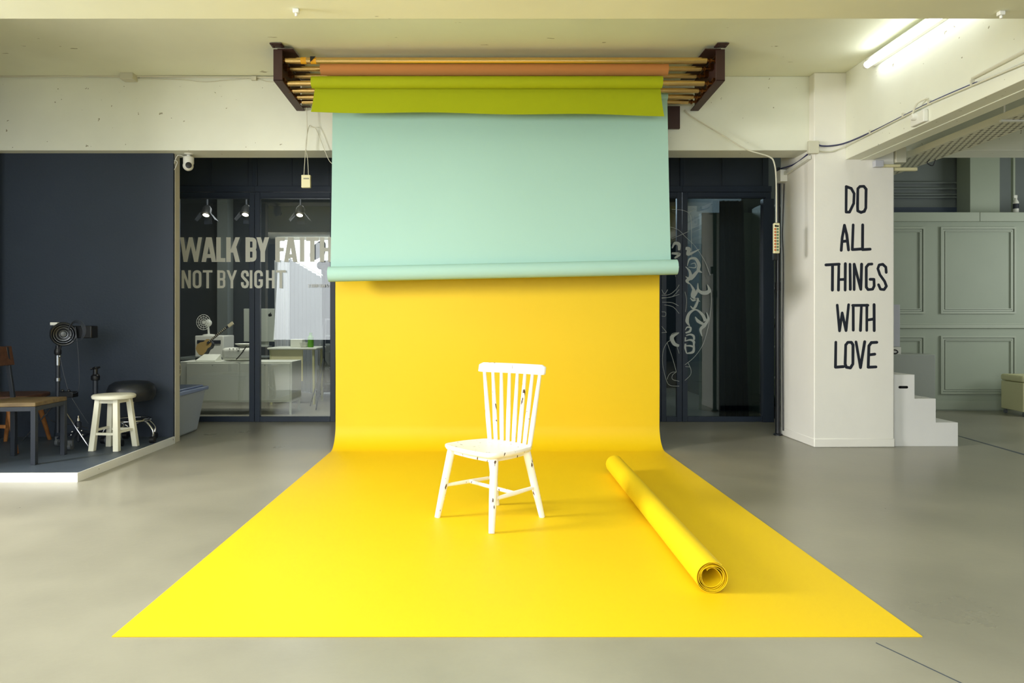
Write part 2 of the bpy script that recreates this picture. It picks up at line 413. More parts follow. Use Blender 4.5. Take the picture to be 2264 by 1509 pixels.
# ------------------------------------------------------------------ ceiling roller rack
RX0, RX1 = -1.525, 1.705
rack = thing('roller_rack', 'brown metal roller rack with brass tubes under the ceiling beam', 'backdrop rack', (0.09, 5.65, ZC))
for s, X in ((-1, -1.575), (1, 1.80)):
    out = X + s * .018
    m = MB()
    poly = [(5.32, ZC - .035), (5.97, ZC - .035), (5.97, 2.875), (5.32, 2.905)]
    m.prism([(X, y, z) for y, z in poly], (s * .006, 0, 0))
    m.box(min(X - s * .035, X + s * .035), max(X - s * .035, X + s * .035), 5.31, 5.325, 2.895, ZC - .03)      # front flange
    m.hexa([(X - .035, 5.31, 2.895), (X + .035, 5.31, 2.895), (X + .035, 5.97, 2.865), (X - .035, 5.97, 2.865)],
           [(X - .035, 5.31, 2.905), (X + .035, 5.31, 2.905), (X + .035, 5.97, 2.875), (X - .035, 5.97, 2.875)])
    m.build('side_bracket', 'brown_metal', rack, bevel=.004)
    fl = MB().box(X - s * .12 if s > 0 else X, X if s > 0 else X + .12, 5.30, 5.97, ZC - .036, ZC - .03)
    fl.box(X - .045, X + .045, 5.25, 5.33, ZC - .014, ZC - .006)
    for yy in (5.27, 5.31): 
        for dx in (-.03, .03): fl.cyl((X + dx, yy, ZC - .02), (X + dx, yy, ZC - .001), .009, n=8)
    fl.build('ceiling_plate', 'brown_metal', rack)
rods = [(5.35, 3.064, 0, 'top'), (5.48, 3.049, 1, 'u'), (5.61, 3.038, 2, 'u'), (5.41, 2.911, 3, 'l'), (5.55, 2.901, 4, 'l'), (5.69, 2.896, 5, 'l'), (5.83, 2.90, 6, 'l')]
for y, z, k, row in rods:
    r = .024 if k == 0 else .019 if k not in (3,) else .021
    rd = MB().cyl((RX0, y, z), (RX1 - (.0 if k else 0), y, z), r, n=20).build('rod', 'gold_rod', rack)
    for s, xe in ((-1, RX0), (1, RX1)):
        hb = MB()
        e = -1.575 if s < 0 else 1.80
        hb.cyl((xe, y, z), (xe + s * .02, y, z), .012); hb.lathe((xe + s * .02, y, z), [(.011, 0), (.02, .004), (.02, .014), (.01, .018), (.01, .045)], axis=(s, 0, 0), n=16)
        hb.box(min(e - s * .03, e), max(e - s * .03, e), y - .022, y + .022, z - .012, z + .034)
        for dy in (-.014, .014): hb.cyl((e - s * .034, y + dy, z + .02), (e - s * .03, y + dy, z + .02), .004, n=8)
        hb.build('end_hub', 'brass_hub', rd)
for xc in (670, 692):
    ht = MB()
    xx = P(xc, 134, 5.326).x
    wt = MB().tube([(xx - .021, 5.35, 3.064), (xx + .021, 5.35, 3.064)], .0255, 20).build('warning_tape', 'hazard_yellow', rack)
    d = 1 if xc == 692 else -1
    ht.prism([(xx - .0215, 5.3232, 3.064 + .0225 * 1), (xx + .0215, 5.3232, 3.064 + .0225 * (1 if d > 0 else -1)), (xx - .0215 * d, 5.3232, 3.064 - .0225)], (0, -.0015, 0))
    ht.build('stripe', 'black_plastic', wt)
# plate behind the right of the rack
MB().box(P(1476, 0, 5.95).x, P(1503, 0, 5.95).x, 5.945, 5.975, P(0, 284, 5.95).z, 2.9).build('wall_bracket', 'brown_metal', rack)
MB().box(P(668, 0, 5.95).x, P(686, 0, 5.95).x, 5.945, 5.975, P(0, 236, 5.95).z, 2.9).build('wall_bracket', 'brown_metal', rack)

def roll_x(px, Y): return (px - HX) * Y / F
# orange roll
orr = MB().cyl((roll_x(708, 5.45), 5.48, 3.043), (roll_x(1478, 5.45), 5.48, 3.043), .046, n=36).build('paper_roll', 'orange_paper')
tag(orr, 'orange paper roll on the rack above the green roll', 'paper roll')
# green roll with hanging flap
gr = thing('paper_roll', 'lime green paper roll with a short sheet hanging down', 'paper roll', (0.1, 5.41, 2.918))
GX0, GX1 = roll_x(687, 5.37), roll_x(1466, 5.37)
MB().cyl((GX0, 5.41, 2.918), (GX1, 5.41, 2.918), .0465, n=36).build('roll', 'green_paper', gr)
def gflap(u, v):
    top = 2.918; x = GX0 + .012 + (GX1 - GX0 - .012) * u + (-.02 * v * (1 - 2 * u))
    bot = P(0, 248 + 8 * u + 1.6 * math.sin(u * 14), 5.42).z
    z = top + (bot - top) * v
    return (x, 5.458 - .05 * v * v + .005 * math.sin(u * 8) * v, z)
MB().grid(gflap, 60, 12).build('hanging_sheet', 'green_paper', gr, smooth=80, solid=.002)
# teal backdrop
te = thing('backdrop_paper', 'pale teal paper backdrop half unrolled above the yellow one', 'backdrop', (0.12, 5.66, 2.896))
TX0, TX1 = -1.233, 1.487
def tb(u): return (TX0 - .03 + (TX1 - TX0 + .075) * u)
rollL, rollR = P(727, 606, 5.56), P(1496, 590, 5.56)
def tsheet(u, v):
    x = TX0 + (TX1 - TX0) * u + .02 * (u - .3) * v
    zb = rollL.z + (rollR.z - rollL.z) * u + .01
    z = 2.896 + (zb - 2.896) * v
    return (x, 5.665 - .06 * v + .006 * math.sin(u * 7 + v * 2) * math.sin(v * 3.1), z)
MB().grid(tsheet, 40, 30).build('hanging_sheet', 'teal_paper', te, smooth=80, solid=.002)
MB().cyl((TX0 - .002, 5.69, 2.896), (TX1 + .006, 5.69, 2.896), .034, n=30).build('roll', 'teal_paper', te)
br = MB(); 
dr = (rollR - rollL).normalized()
br.tube([rollL, rollR], .0605, 40, cap=False); br.tube([rollL, rollR], .05, 40, cap=False)
br.tube([rollL - dr * .001, rollL + dr * .004], .0603, 40); br.tube([rollR - dr * .004, rollR + dr * .001], .0603, 40)
br.build('rolled_end', 'teal_paper', te)

# ------------------------------------------------------------------ yellow roll on the floor
near = Vector((.884, 2.706, .0655)); far = Vector((.909, 4.86, .0655))
pr = thing('paper_roll', 'loose yellow paper roll lying on the yellow sheet', 'paper roll', (.897, 3.78, .003))
d = (far - near).normalized(); u_ = Vector((0, 0, 1)); w_ = d.cross(u_).normalized()
sp = MB(); turns = 5.2; N = 190
def spiral(i, tel):
    t = i / N; a = t * turns * 2 * math.pi - 2.2
    r = .033 + (.0625 - .033) * (t ** .8)
    r *= 1 + .035 * math.sin(a * 3 + t * 9) * (1 - t) * 1.4
    return (u_ * math.sin(a) * -1 + w_ * math.cos(a)) * r
base = len(sp.v)
L = (far - near).length; ns = 14
for i in range(N + 1):
    o2 = spiral(i, 0); tel = .004 * math.sin(i * .23) + .0035 * math.sin(i * .061)
    for j in range(ns + 1): sp.v.append(near + o2 + d * (tel * (1 - j / ns) + L * j / ns))
for i in range(N):
    for j in range(ns): a = i * (ns + 1) + j; sp.f.append((a, a + 1, a + ns + 2, a + ns + 1))
sp.build('rolled_sheet', 'yellow_roll', pr, smooth=70, solid=.0017)

# ------------------------------------------------------------------ white spindle chair
ch = thing('spindle_chair', 'white distressed spindle-back wooden chair standing on the yellow backdrop', 'chair', (.03, 3.75, .003))
ZS = .392
sl, sf, sr, sb = Vector((-.243, 3.815, 0)), Vector((.04, 3.49, 0)), Vector((.278, 3.745, 0)), Vector((.020, 4.01, 0))
cs = (sl + sf + sr + sb) / 4
def seat_outline(scale=1, r=.2):
    c = [sl, sf, sr, sb]; pts = []
    for i in range(4):
        p = c[i]; a = c[i - 1]; b = c[(i + 1) % 4]
        p1 = p + (a - p) * r; p2 = p + (b - p) * r
        for k in range(7):
            t = k / 6; pts.append((1 - t) ** 2 * p1 + 2 * t * (1 - t) * p + t * t * p2)
        # bow the edges slightly outward
        q1 = p + (b - p) * r; q2 = b + (p - b) * r
        for k in (1, 2, 3):
            t = k / 4; m_ = q1 + (q2 - q1) * t; n_ = (m_ - cs).normalized(); pts.append(m_ + n_ * .012 * math.sin(math.pi * t))
    return [cs + (p - cs) * scale for p in pts]
m = MB(); rings = [(.90, ZS - .030), (.97, ZS - .026), (1.0, ZS - .014), (1.0, ZS - .004), (.985, ZS), (.90, ZS - .001), (.6, ZS - .006), (.25, ZS - .008)]
n_o = len(seat_outline())
for sc, z in rings:
    for p in seat_outline(sc): m.v.append(Vector((p.x, p.y, z)))
for i in range(len(rings) - 1):
    for k in range(n_o):
        l = (k + 1) % n_o; m.f.append((i * n_o + k, i * n_o + l, (i + 1) * n_o + l, (i + 1) * n_o + k))
m.f.append(tuple(range(n_o))); m.f.append(tuple((len(rings) - 1) * n_o + k for k in range(n_o)))
m.build('seat', 'chair_white', ch, smooth=50)
ap = MB()
for sc, z in ((.8, ZS - .05), (.82, ZS - .028)):
    for p in seat_outline(sc, .12): ap.v.append(Vector((p.x, p.y, z)))
for k in range(n_o): l = (k + 1) % n_o; ap.f.append((k, l, n_o + l, n_o + k))
ap.f.append(tuple(range(n_o)))
ap.build('apron', 'chair_white', ch, smooth=50)
legb = {'A': Vector((-.254, 3.76, .003)), 'B': Vector((.036, 3.475, .003)), 'C': Vector((.312, 3.765, .003)), 'D': Vector((.072, 4.02, .003))}
legt = {'A': P(998, 990, 3.79), 'B': P(1093, 1012, 3.565), 'C': P(1164, 1003, 3.745), 'D': P(1084, 1000, 3.935)}
for k in 'ABCD':
    legt[k].z = ZS - .03
    MB().tube([legb[k], legb[k] + (legt[k] - legb[k]) * .45, legt[k] - (legt[k] - legb[k]) * .06, legt[k]], [.0155, .020, .0215, .0215], 16).build('leg', 'chair_white', ch)
def on(k, t): return legb[k] + (legt[k] - legb[k]) * t
s1a, s1b = on('A', .47), on('D', .47); s2a, s2b = on('B', .44), on('C', .46)
mid = lambda a, b, t=.5: a + (b - a) * t
MB().tube([s1a, mid(s1a, s1b), s1b], [.009, .0115, .009], 12).build('stretcher', 'chair_white', ch)
MB().tube([s2a, mid(s2a, s2b), s2b], [.009, .0125, .009], 12).build('stretcher', 'chair_white', ch)
MB().tube([mid(s1a, s1b), mid(s2a, s2b)], .0105, 12).build('stretcher', 'chair_white', ch)
# back : spindles from back edge up to the rail
bl, brr = P(1083, 968, 3.955), P(1171, 980, 3.775); bl.z = brr.z = ZS - .008
tl, tr = P(1071, 822, 4.10), P(1194, 829, 3.87)
for i in range(8):
    t = i / 7; a = mid(bl, brr, t); b = mid(tl, tr, t)
    bow = (Vector((1, 1, 0)).normalized()) * .018 * math.sin(math.pi * t)
    a = a + bow * .6; b = b + bow; b.z += .01
    rr = .0118 if 0 < i < 7 else .0128
    MB().tube([a, mid(a, b, .3), mid(a, b, .75), b], [rr * .95, rr * 1.1, rr * .9, rr * .75], 12).build('spindle', 'chair_white', ch)
rl, rr_ = P(1059, 811, 4.12), P(1204, 820, 3.84); rz_c = (rl.z + rr_.z) / 2
m = MB(); nn = 18; sec = []
for i in range(nn + 1):
    t = i / nn; p = mid(rl, rr_, t) + Vector((1, 1, 0)).normalized() * .024 * math.sin(math.pi * t)
    p.z = rz_c + .001
    e = min(t, 1 - t); rnd = max(0, 1 - e / .05); top = .030 - .012 * rnd * rnd; bot = -.026 + .002 * rnd
    nrm = Vector((1, 1, 0)).normalized() * .010; lean = Vector((1, 1, 0)).normalized() * .008
    sec.append([p - nrm + Vector((0, 0, bot)), p + nrm + Vector((0, 0, bot)), p + nrm + lean + Vector((0, 0, top)), p - nrm + lean + Vector((0, 0, top))])
for q in sec: m.v += q
for i in range(nn):
    for k in range(4): l = (k + 1) % 4; m.f.append((4 * i + k, 4 * i + l, 4 * i + 4 + l, 4 * i + 4 + k))
m.f.append((0, 1, 2, 3)); m.f.append(tuple(4 * nn + k for k in range(4)))
m.build('top_rail', 'chair_white', ch, bevel=.005, smooth=40)

# ------------------------------------------------------------------ stroke lettering
class Flat:
    """2D strokes and polygons on a vertical plane facing -y, given in photo-like units through a mapping"""
    def __init__(s, mp): s.mb = MB(); s.mp = mp
    def poly(s, pts):
        s.k = getattr(s, 'k', 0) + 1; e = Vector((0, -.0001 - .00006 * (s.k % 17), 0)); s.mb.add([s.mp(*p) + e for p in pts], [tuple(range(len(pts)))])
    def stroke(s, pts, w, rnd=True, closed=False):
        if closed: pts = pts + [pts[0]]
        if rnd and not closed and len(pts) > 2:
            for i in range(1, len(pts) - 1):
                a1 = math.atan2(pts[i][1] - pts[i - 1][1], pts[i][0] - pts[i - 1][0]); a2 = math.atan2(pts[i + 1][1] - pts[i][1], pts[i + 1][0] - pts[i][0])
                if abs((a2 - a1 + math.pi) % (2 * math.pi) - math.pi) > math.radians(50):
                    wl0 = w if isinstance(w, (list, tuple)) else [w] * len(pts)
                    s.stroke(pts[:i + 1], wl0[:i + 1]); s.stroke(pts[i:], wl0[i:]); return
        ws = w if isinstance(w, (list, tuple)) else [w] * len(pts)
        # one mitred ribbon per stroke
        n = len(pts); L_, R_ = [], []
        for i in range(n):
            if closed: a = pts[i - 1] if i else pts[n - 2]; b = pts[i + 1] if i < n - 1 else pts[1]
            else: a = pts[max(i - 1, 0)]; b = pts[min(i + 1, n - 1)]
            p = pts[i]
            def nm(x, y):
                l = math.hypot(x, y) or 1; return x / l, y / l
            d1 = nm(p[0] - a[0], p[1] - a[1]) if a != p else None; d2 = nm(b[0] - p[0], b[1] - p[1]) if b != p else None
            d1 = d1 or d2; d2 = d2 or d1
            tx, ty = nm(d1[0] + d2[0], d1[1] + d2[1]); nx, ny = -ty, tx
            c = max(.45, nx * -d1[1] + ny * d1[0]); h = ws[i] / 2 / c
            L_.append((p[0] + nx * h, p[1] + ny * h)); R_.append((p[0] - nx * h, p[1] - ny * h))
        for i in range(n - 1): s.poly([L_[i], L_[i + 1], R_[i + 1], R_[i]])
        if rnd:
            for p, w_0 in ((pts[0], ws[0]), (pts[-1], ws[-1])):
                s.poly([(p[0] + w_0 / 2 * math.cos(k * math.pi / 5), p[1] + w_0 / 2 * math.sin(k * math.pi / 5)) for k in range(10)])
    def build(s, name, m, parent=None): return s.mb.build(name, m, parent, smooth=0)

YL = PY0 - .0005
pl_map = lambda x, y: P(1780 + x / 3.0185, 360 + y / 3.018, YL)
words = {
 'do': [[(275, 158), (274, 328), (296, 328), (325, 270), (327, 205), (308, 170), (275, 158)], [(352, 172), (366, 157), (392, 156), (406, 175), (405, 300), (395, 323), (372, 330), (352, 320), (349, 290), (352, 172)]],
 'all': [[(242, 583), (248, 500), (262, 415), (278, 480), (290, 580)], [(250, 524), (282, 520)], [(320, 413), (315, 578), (370, 574)], [(385, 413), (383, 578), (435, 575)]],
 'things': [[(138, 680), (228, 675)], [(183, 680), (182, 848)], [(225, 675), (222, 848)], [(268, 672), (266, 848)], [(225, 778), (266, 776)], [(300, 675), (302, 843)], [(328, 845), (328, 675), (372, 843), (376, 675)],
            [(445, 674), (422, 676), (408, 695), (408, 828), (420, 845), (450, 842), (460, 820), (460, 776), (434, 776)], [(540, 730), (538, 695), (518, 676), (494, 680), (485, 705), (500, 745), (530, 790), (542, 822), (526, 845), (502, 842), (490, 812)]],
 'with': [[(215, 948), (230, 1120), (248, 1000), (272, 1118), (290, 945)], [(320, 950), (320, 1115)], [(318, 950), (420, 949)], [(375, 952), (370, 1117)], [(412, 948), (412, 1117)], [(460, 945), (460, 1118)], [(414, 1048), (460, 1040)]],
 'love': [[(205, 1195), (202, 1362), (256, 1358)], [(272, 1212), (284, 1196), (308, 1196), (319, 1214), (319, 1340), (302, 1367), (275, 1362), (268, 1340), (272, 1212)], [(340, 1193), (370, 1365), (398, 1192)], [(478, 1196), (442, 1198), (425, 1220), (420, 1362), (474, 1360)], [(426, 1280), (464, 1275)]]}
lt = thing('painted_lettering', 'black hand-drawn DO ALL THINGS WITH LOVE lettering on the white pillar', 'lettering', P(1890, 610, YL))
for w, sts in words.items():
    fl = Flat(pl_map)
    for s_ in sts:
        fl.stroke([(x + random.uniform(-1, 1), y) for x, y in s_], [random.uniform(17.5, 20) for _ in s_])
    o = fl.build('word_' + w, 'letter_navy', lt); o['label'] = 'painted word ' + w.upper()

def block(fl, chx, x0, x1, y0, y1, t):
    """condensed block capital in the px box; y0 = top, y1 = bottom, t = stem"""
    H = y1 - y0; hb = t * .85
    def V(x): fl.poly([(x, y0), (x + t, y0), (x + t, y1), (x, y1)])
    def D(xt, xb, w=t, a=y0, b=y1): fl.poly([(xt, a), (xt + w, a), (xb + w, b), (xb, b)])
    def Hh(y, a, b): fl.poly([(a, y), (b, y), (b, y + hb), (a, y + hb)])
    def ringpts(a, b, c, e, r, parts):
        pts = []
        for (cx, cy, s0) in ((b - r, c + r, -90), (b - r, e - r, 0), (a + r, e - r, 90), (a + r, c + r, 180)):
            for k in range(5): an = math.radians(s0 + k * 22.5); pts.append((cx + r * math.cos(an), cy + r * math.sin(an)))
        return pts
    a, b, c, e = x0 + t / 2, x1 - t / 2, y0 + t / 2, y1 - t / 2; r = min((b - a) * .45, H * .16); my = (y0 + y1) / 2
    if chx == 'W':
        w = (x1 - x0); q = t * .84
        D(x0, x0 + w * .16, q); D(x0 + w * .40, x0 + w * .16, q); D(x0 + w * .40, x0 + w * .64, q); D(x1 - q, x0 + w * .64, q)
    elif chx == 'A':
        cx = (x0 + x1) / 2; D(cx - t * .62, x0, t); D(cx - t * .38, x1 - t, t); Hh(y1 - H * .32, x0 + t * .8, x1 - t * .8)
    elif chx == 'L': V(x0); Hh(y1 - hb, x0, x1)
    elif chx == 'K':
        V(x0); D(x1 - t, x0 + t * .75, t, y0, y0 + H * .62); D(x0 + t * 1.2, x1 - t, t, y0 + H * .38, y1)
    elif chx == 'Y':
        cx = (x0 + x1) / 2; D(x0, cx - t / 2, t, y0, my + H * .08); D(x1 - t, cx - t / 2, t, y0, my + H * .08); fl.poly([(cx - t / 2, my), (cx + t / 2, my), (cx + t / 2, y1), (cx - t / 2, y1)])
    elif chx == 'F': V(x0); Hh(y0, x0, x1); Hh(my - hb / 2, x0, x1 - t * .2)
    elif chx == 'I': V((x0 + x1) / 2 - t / 2)
    elif chx == 'T': V((x0 + x1) / 2 - t / 2); Hh(y0, x0, x1)
    elif chx == 'H': V(x0); V(x1 - t); Hh(my - hb / 2, x0, x1)
    elif chx == 'N': V(x0); V(x1 - t); D(x0, x1 - t, t)
    elif chx == 'O': fl.stroke(ringpts(a, b, c, e, r, 4), t, False, True)
    elif chx == 'C':
        p = ringpts(a, b, c, e, r, 4); fl.stroke([(b, y0 + H * .36)] + p[:5][::-1] + p[15:][::-1] + p[10:15][::-1] + p[5:10][::-1] + [(b, y1 - H * .36)], t, False)
    elif chx == 'G':
        p = ringpts(a, b, c, e, r, 4); fl.stroke([(b, y0 + H * .33)] + p[:5][::-1] + p[15:][::-1] + p[10:15][::-1] + p[5:10][::-1] + [(b, my + hb * .2)], t, False); Hh(my, (x0 + x1) / 2, x1)
    elif chx in 'BR':
        V(x0)
        p = ringpts(x0, b, c, my, r * .8, 4); fl.stroke([(x0 + t, c)] + p[:5] + p[5:10] + [(x0 + t, my)], t * .9, False)
        if chx == 'B':
            p = ringpts(x0, b, my, e, r * .8, 4); fl.stroke([(x0 + t, my)] + p[:5] + p[5:10] + [(x0 + t, e)], t * .9, False)
        else: D(x1 - t * 1.3, x1 - t, t, my, y1)
    elif chx == 'S':
        fl.stroke([(b, y0 + H * .34), (b, c + r), (b - r * .4, c + r * .2), ((a + b) / 2, c), (a + r * .4, c + r * .2), (a, c + r), (a, y0 + H * .33), (a + (b - a) * .25, y0 + H * .43), (b - (b - a) * .25, y0 + H * .57), (b, y0 + H * .67), (b, e - r), (b - r * .4, e - r * .2), ((a + b) / 2, e), (a + r * .4, e - r * .2), (a, e - r), (a, y1 - H * .34)], t, False)
    elif chx == '2': fl.stroke([(a, y0 + H * .3), (a + r * .3, c + r * .3), ((a + b) / 2, c), (b, c + r), (b, y0 + H * .4), (a, e)], t, False); Hh(y1 - hb, x0, x1)
    elif chx == '5': fl.stroke([(b, c), (a, c), (a, my - H * .04), ((a + b) / 2, my - H * .1), (b, my + H * .1), (b, e - r), ((a + b) / 2, e), (a, e - r)], t, False)
    elif chx == '7': Hh(y0, x0, x1); D(x1 - t, x0 + (x1 - x0) * .2, t)
    elif chx == ':':
        for yy in (y0 + H * .3, y0 + H * .75): fl.poly([(x0, yy), (x0 + t, yy), (x0 + t, yy + t), (x0, yy + t)])
YD = YG - .002
gm = lambda x, y: P(x, y, YD)
wl_ = thing('window_lettering', 'pale vinyl WALK BY FAITH NOT BY SIGHT lettering on the left glass', 'lettering', P(560, 580, YD))
z2 = lambda v: 370 + v / 4.716
fl = Flat(gm)
for c_, a, b in [('W', 132, 362), ('A', 356, 510), ('L', 510, 605), ('K', 614, 757), ('B', 815, 932), ('Y', 928, 1062), ('F', 1125, 1225), ('A', 1216, 1358), ('I', 1377, 1434), ('T', 1447, 1577), ('H', 1590, 1722)]:
    block(fl, c_, z2(a), z2(b), 524.2, 578.7, 10.0)
fl.build('top_line', 'vinyl', wl_)
fl = Flat(gm)
for c_, a, b in [('N', 148, 245), ('O', 264, 356), ('T', 370, 470), ('B', 520, 606), ('Y', 618, 727), ('S', 768, 850), ('I', 856, 890), ('G', 906, 996), ('H', 1028, 1118), ('T', 1130, 1236)]:
    block(fl, c_, z2(a), z2(b), 597, 637, 5.9)
fl.build('second_line', 'vinyl', wl_)
fl = Flat(gm)
x = 681.2
for c_ in '2 CORINTHIAN 5:7':
    w = 1.1 if c_ in 'I:' else 1.3 if c_ == ' ' else 3.0
    if c_ != ' ': block(fl, c_, x, x + w, 628, 635, .95)
    x += w + .62
o = fl.build('reference_line', 'vinyl_white', wl_); o['label'] = 'small white line 2 CORINTHIAN 5:7'

# line drawing on right glass
dec = thing('window_decal', 'white line drawing with blackletter writing on the right glass', 'decal', P(1530, 680, YD))
a6 = lambda x, y: (1450 + x / 4.571, 330 + y / 4.573)
a7 = lambda x, y: (1450 + x / 4.191, 640 + y / 4.191)
fl = Flat(gm)
def st6(pts, w): fl.stroke([a6(*p) for p in pts], w if isinstance(w, list) else w)
def st7(pts, w): fl.stroke([a7(*p) for p in pts], w)
def sm2(pts, n=5): return [(v.x, v.y) for v in smooth_path([Vector((p[0], p[1], 0)) for p in pts], n)]
LINE = [sm2([(150, 785), (230, 815), (300, 885), (380, 960), (440, 1040), (500, 1140), (550, 1270)]), sm2([(160, 605), (270, 615), (340, 650), (358, 720), (360, 900), (362, 1085)]), sm2([(160, 905), (240, 870), (330, 830)]),
        sm2([(60, 1475), (140, 1465), (200, 1420), (235, 1370)]), sm2([(60, 1505), (160, 1490), (235, 1465)]), sm2([(210, 1135), (235, 1190)]), sm2([(330, 640), (370, 620), (400, 600), (385, 590)])]
for p in LINE: st6(p, .8)
LINE7 = [sm2([(510, 0), (515, 120), (490, 320), (440, 500), (360, 620), (270, 695)]), sm2([(270, 20), (285, 100), (275, 205)]), sm2([(55, 75), (150, 65), (215, 0)]), sm2([(60, 115), (150, 120), (210, 150)]), sm2([(80, 140), (160, 160), (215, 220)]),
         sm2([(215, 395), (150, 410), (130, 470), (105, 490), (70, 560), (62, 680), (95, 830), (130, 885), (215, 893)]), sm2([(105, 490), (150, 620), (190, 760)]), sm2([(105, 830), (120, 790), (150, 765), (190, 762)]),
         sm2([(190, 762), (155, 790), (155, 830), (215, 848)]), sm2([(160, 455), (190, 510), (215, 590)]), sm2([(300, 680), (325, 740), (320, 790), (270, 840)]), sm2([(275, 712), (315, 715)]), [(55, 340), (100, 395), (55, 398)],
         sm2([(55, 0), (80, 40), (110, 0)]), sm2([(55, 205), (90, 210), (88, 245), (55, 245)])]
for p in LINE7: st7(p, .8)
def fat(z, pts, ws):
    q = sm2([(x, y) for x, y in pts], 6); n = len(q)
    wl2 = []
    for i in range(n):
        t = i / (n - 1) * (len(ws) - 1); k = min(int(t), len(ws) - 2); wl2.append(ws[k] + (ws[k + 1] - ws[k]) * (t - k))
    fl.stroke([z(*p) for p in q], wl2, rnd=False)
fat(a6, [(318, 1180), (340, 1110), (400, 1105), (435, 1165), (430, 1220), (468, 1245)], [1, 4, 6, 8, 7, 1])
fat(a6, [(300, 1185), (340, 1230), (350, 1290), (315, 1330), (345, 1362)], [1, 5, 8, 7, 1])
fat(a6, [(430, 1220), (380, 1280), (350, 1310), (300, 1285)], [5, 8, 5, 1]); fat(a6, [(330, 1190), (400, 1195), (395, 1150), (355, 1160)], [1, 2, 2, 1])
fat(a6, [(345, 1355), (385, 1430), (370, 1500)], [1, 7, 7]); fat(a6, [(425, 1350), (430, 1420), (480, 1450), (540, 1430), (520, 1365)], [1, 5, 8, 8, 1]); fat(a6, [(420, 1430), (380, 1500)], [6, 5])
fat(a7, [(350, 0), (335, 60), (380, 90), (410, 110)], [6, 5, 3, 1]); fat(a7, [(375, 0), (430, 35), (480, 30), (490, 0)], [3, 5, 6, 4]); fat(a7, [(318, 75), (345, 100), (390, 85), (370, 150), (345, 175), (320, 150)], [1, 4, 4, 6, 4, 1])
fat(a7, [(315, 338), (290, 290), (310, 220), (370, 185), (430, 230), (460, 290)], [1, 8, 6, 3, 6, 8]); fat(a7, [(470, 210), (485, 270), (450, 330), (415, 370), (428, 432)], [1, 5, 8, 6, 1]); fat(a7, [(365, 250), (390, 290), (440, 320)], [1, 7, 5])
fat(a7, [(272, 375), (290, 348), (322, 352), (315, 385), (275, 400)], [1, 3, 4, 5, 3]); fat(a7, [(280, 425), (320, 415), (350, 430), (355, 465)], [2, 4, 5, 4]); fat(a7, [(275, 475), (320, 465), (350, 480), (352, 510), (345, 575), (285, 590)], [2, 4, 6, 4, 6, 2])
fat(a7, [(275, 500), (272, 540), (285, 590)], [4, 4, 2]); fat(a7, [(275, 520), (320, 520), (350, 530)], [2, 4, 4]); fat(a7, [(275, 440), (272, 480)], [3, 3])
fat(a7, [(215, 400), (150, 440), (170, 500), (215, 520)], [1, 9, 8, 5])
fat(a6, [(165, 1000), (190, 950), (232, 960), (235, 1020)], [2, 6, 8, 5]); fat(a6, [(300, 1000), (335, 1010), (330, 1060), (440, 1010)], [6, 9, 7, 1]); fat(a6, [(160, 1050), (235, 1060), (190, 1100)], [4, 7, 3])
fl.build('line_art', 'vinyl_grey', dec)

# ------------------------------------------------------------------ pillar side pole, cables, sockets
pole = thing('support_pole', 'slim black pole on a round foot beside the white pillar', 'pole', (2.745, 6.52, 0))
pt = MB().cyl((2.745, 6.52, .0), (2.745, 6.52, 2.5), .022).build('pole', 'black_satin', pole)
MB().lathe((2.745, 6.52, 0), [(.038, 0), (.038, .012), (.024, .02), (.022, .05)]).build('foot', 'black_satin', pole)
MB().cyl((2.745, 6.52, 1.35), (2.745, 6.52, 1.43), .027).build('collar', 'black_plastic', pole)

def cable(name, label, pts, r, m, n=6, cat='cable', smoothn=6):
    return tag(MB().tube(smooth_path(pts, smoothn), r, n).build(name, m), label, cat)
XB = BX0 - .012
bc = [SX(px, py, XB) for px, py in ((2264 + 60, 112), (2264, 140), (2170, 180), (2150, 186), (2060, 225), (2000, 255), (1930, 290), (1872, 315))] + [P(1840, 322, PY0 - .012), P(1815, 322, PY0 - .012), P(1806, 316, PY0 - .012)]
cable('power_cable', 'dark blue cable clipped along the right ceiling beam', bc, .0065, 'cable_blue')
wc = [SX(px, py, XB) for px, py in ((2264 + 60, 108), (2264, 134), (2180, 170), (2060, 222), (2000, 252), (1930, 288), (1872, 318))] + [P(1840, 330, PY0 - .012), P(1812, 329, PY0 - .012)]
cable('power_cable', 'white cable sagging beneath the dark blue cable on the right beam', [v + Vector((-.004, 0, -.018)) for v in wc], .006, 'cable_white')
cd = MB().tube([SX(2300, 95, BX0 - .011), SX(2150, 173, BX0 - .011)], .011, 8)
tag(cd.build('conduit', 'cable_white'), 'straight white conduit along upper part of the right beam', 'conduit')
cl = MB()
for px, py in ((2150, 181), (2055, 226), (1998, 254), (1925, 291)):
    p = SX(px, py, XB); cl.box(p.x - .012, p.x + .012, p.y - .006, p.y + .006, p.z - .018, p.z + .014)
tag(cl.build('cable_clip', 'cable_white'), 'small white clips holding the cables to the right beam', 'clips'); bpy.data.objects['cable_clip']['kind'] = 'stuff'
jb = MB().box(P(1784, 0, PY0).x, P(1807, 0, PY0).x, PY0 - .035, PY0 - .001, P(0, 341, PY0).z, P(0, 313, PY0).z)
tag(jb.build('junction_box', 'cable_white', bevel=.004), 'cream junction box on the front corner of the white pillar', 'junction box')
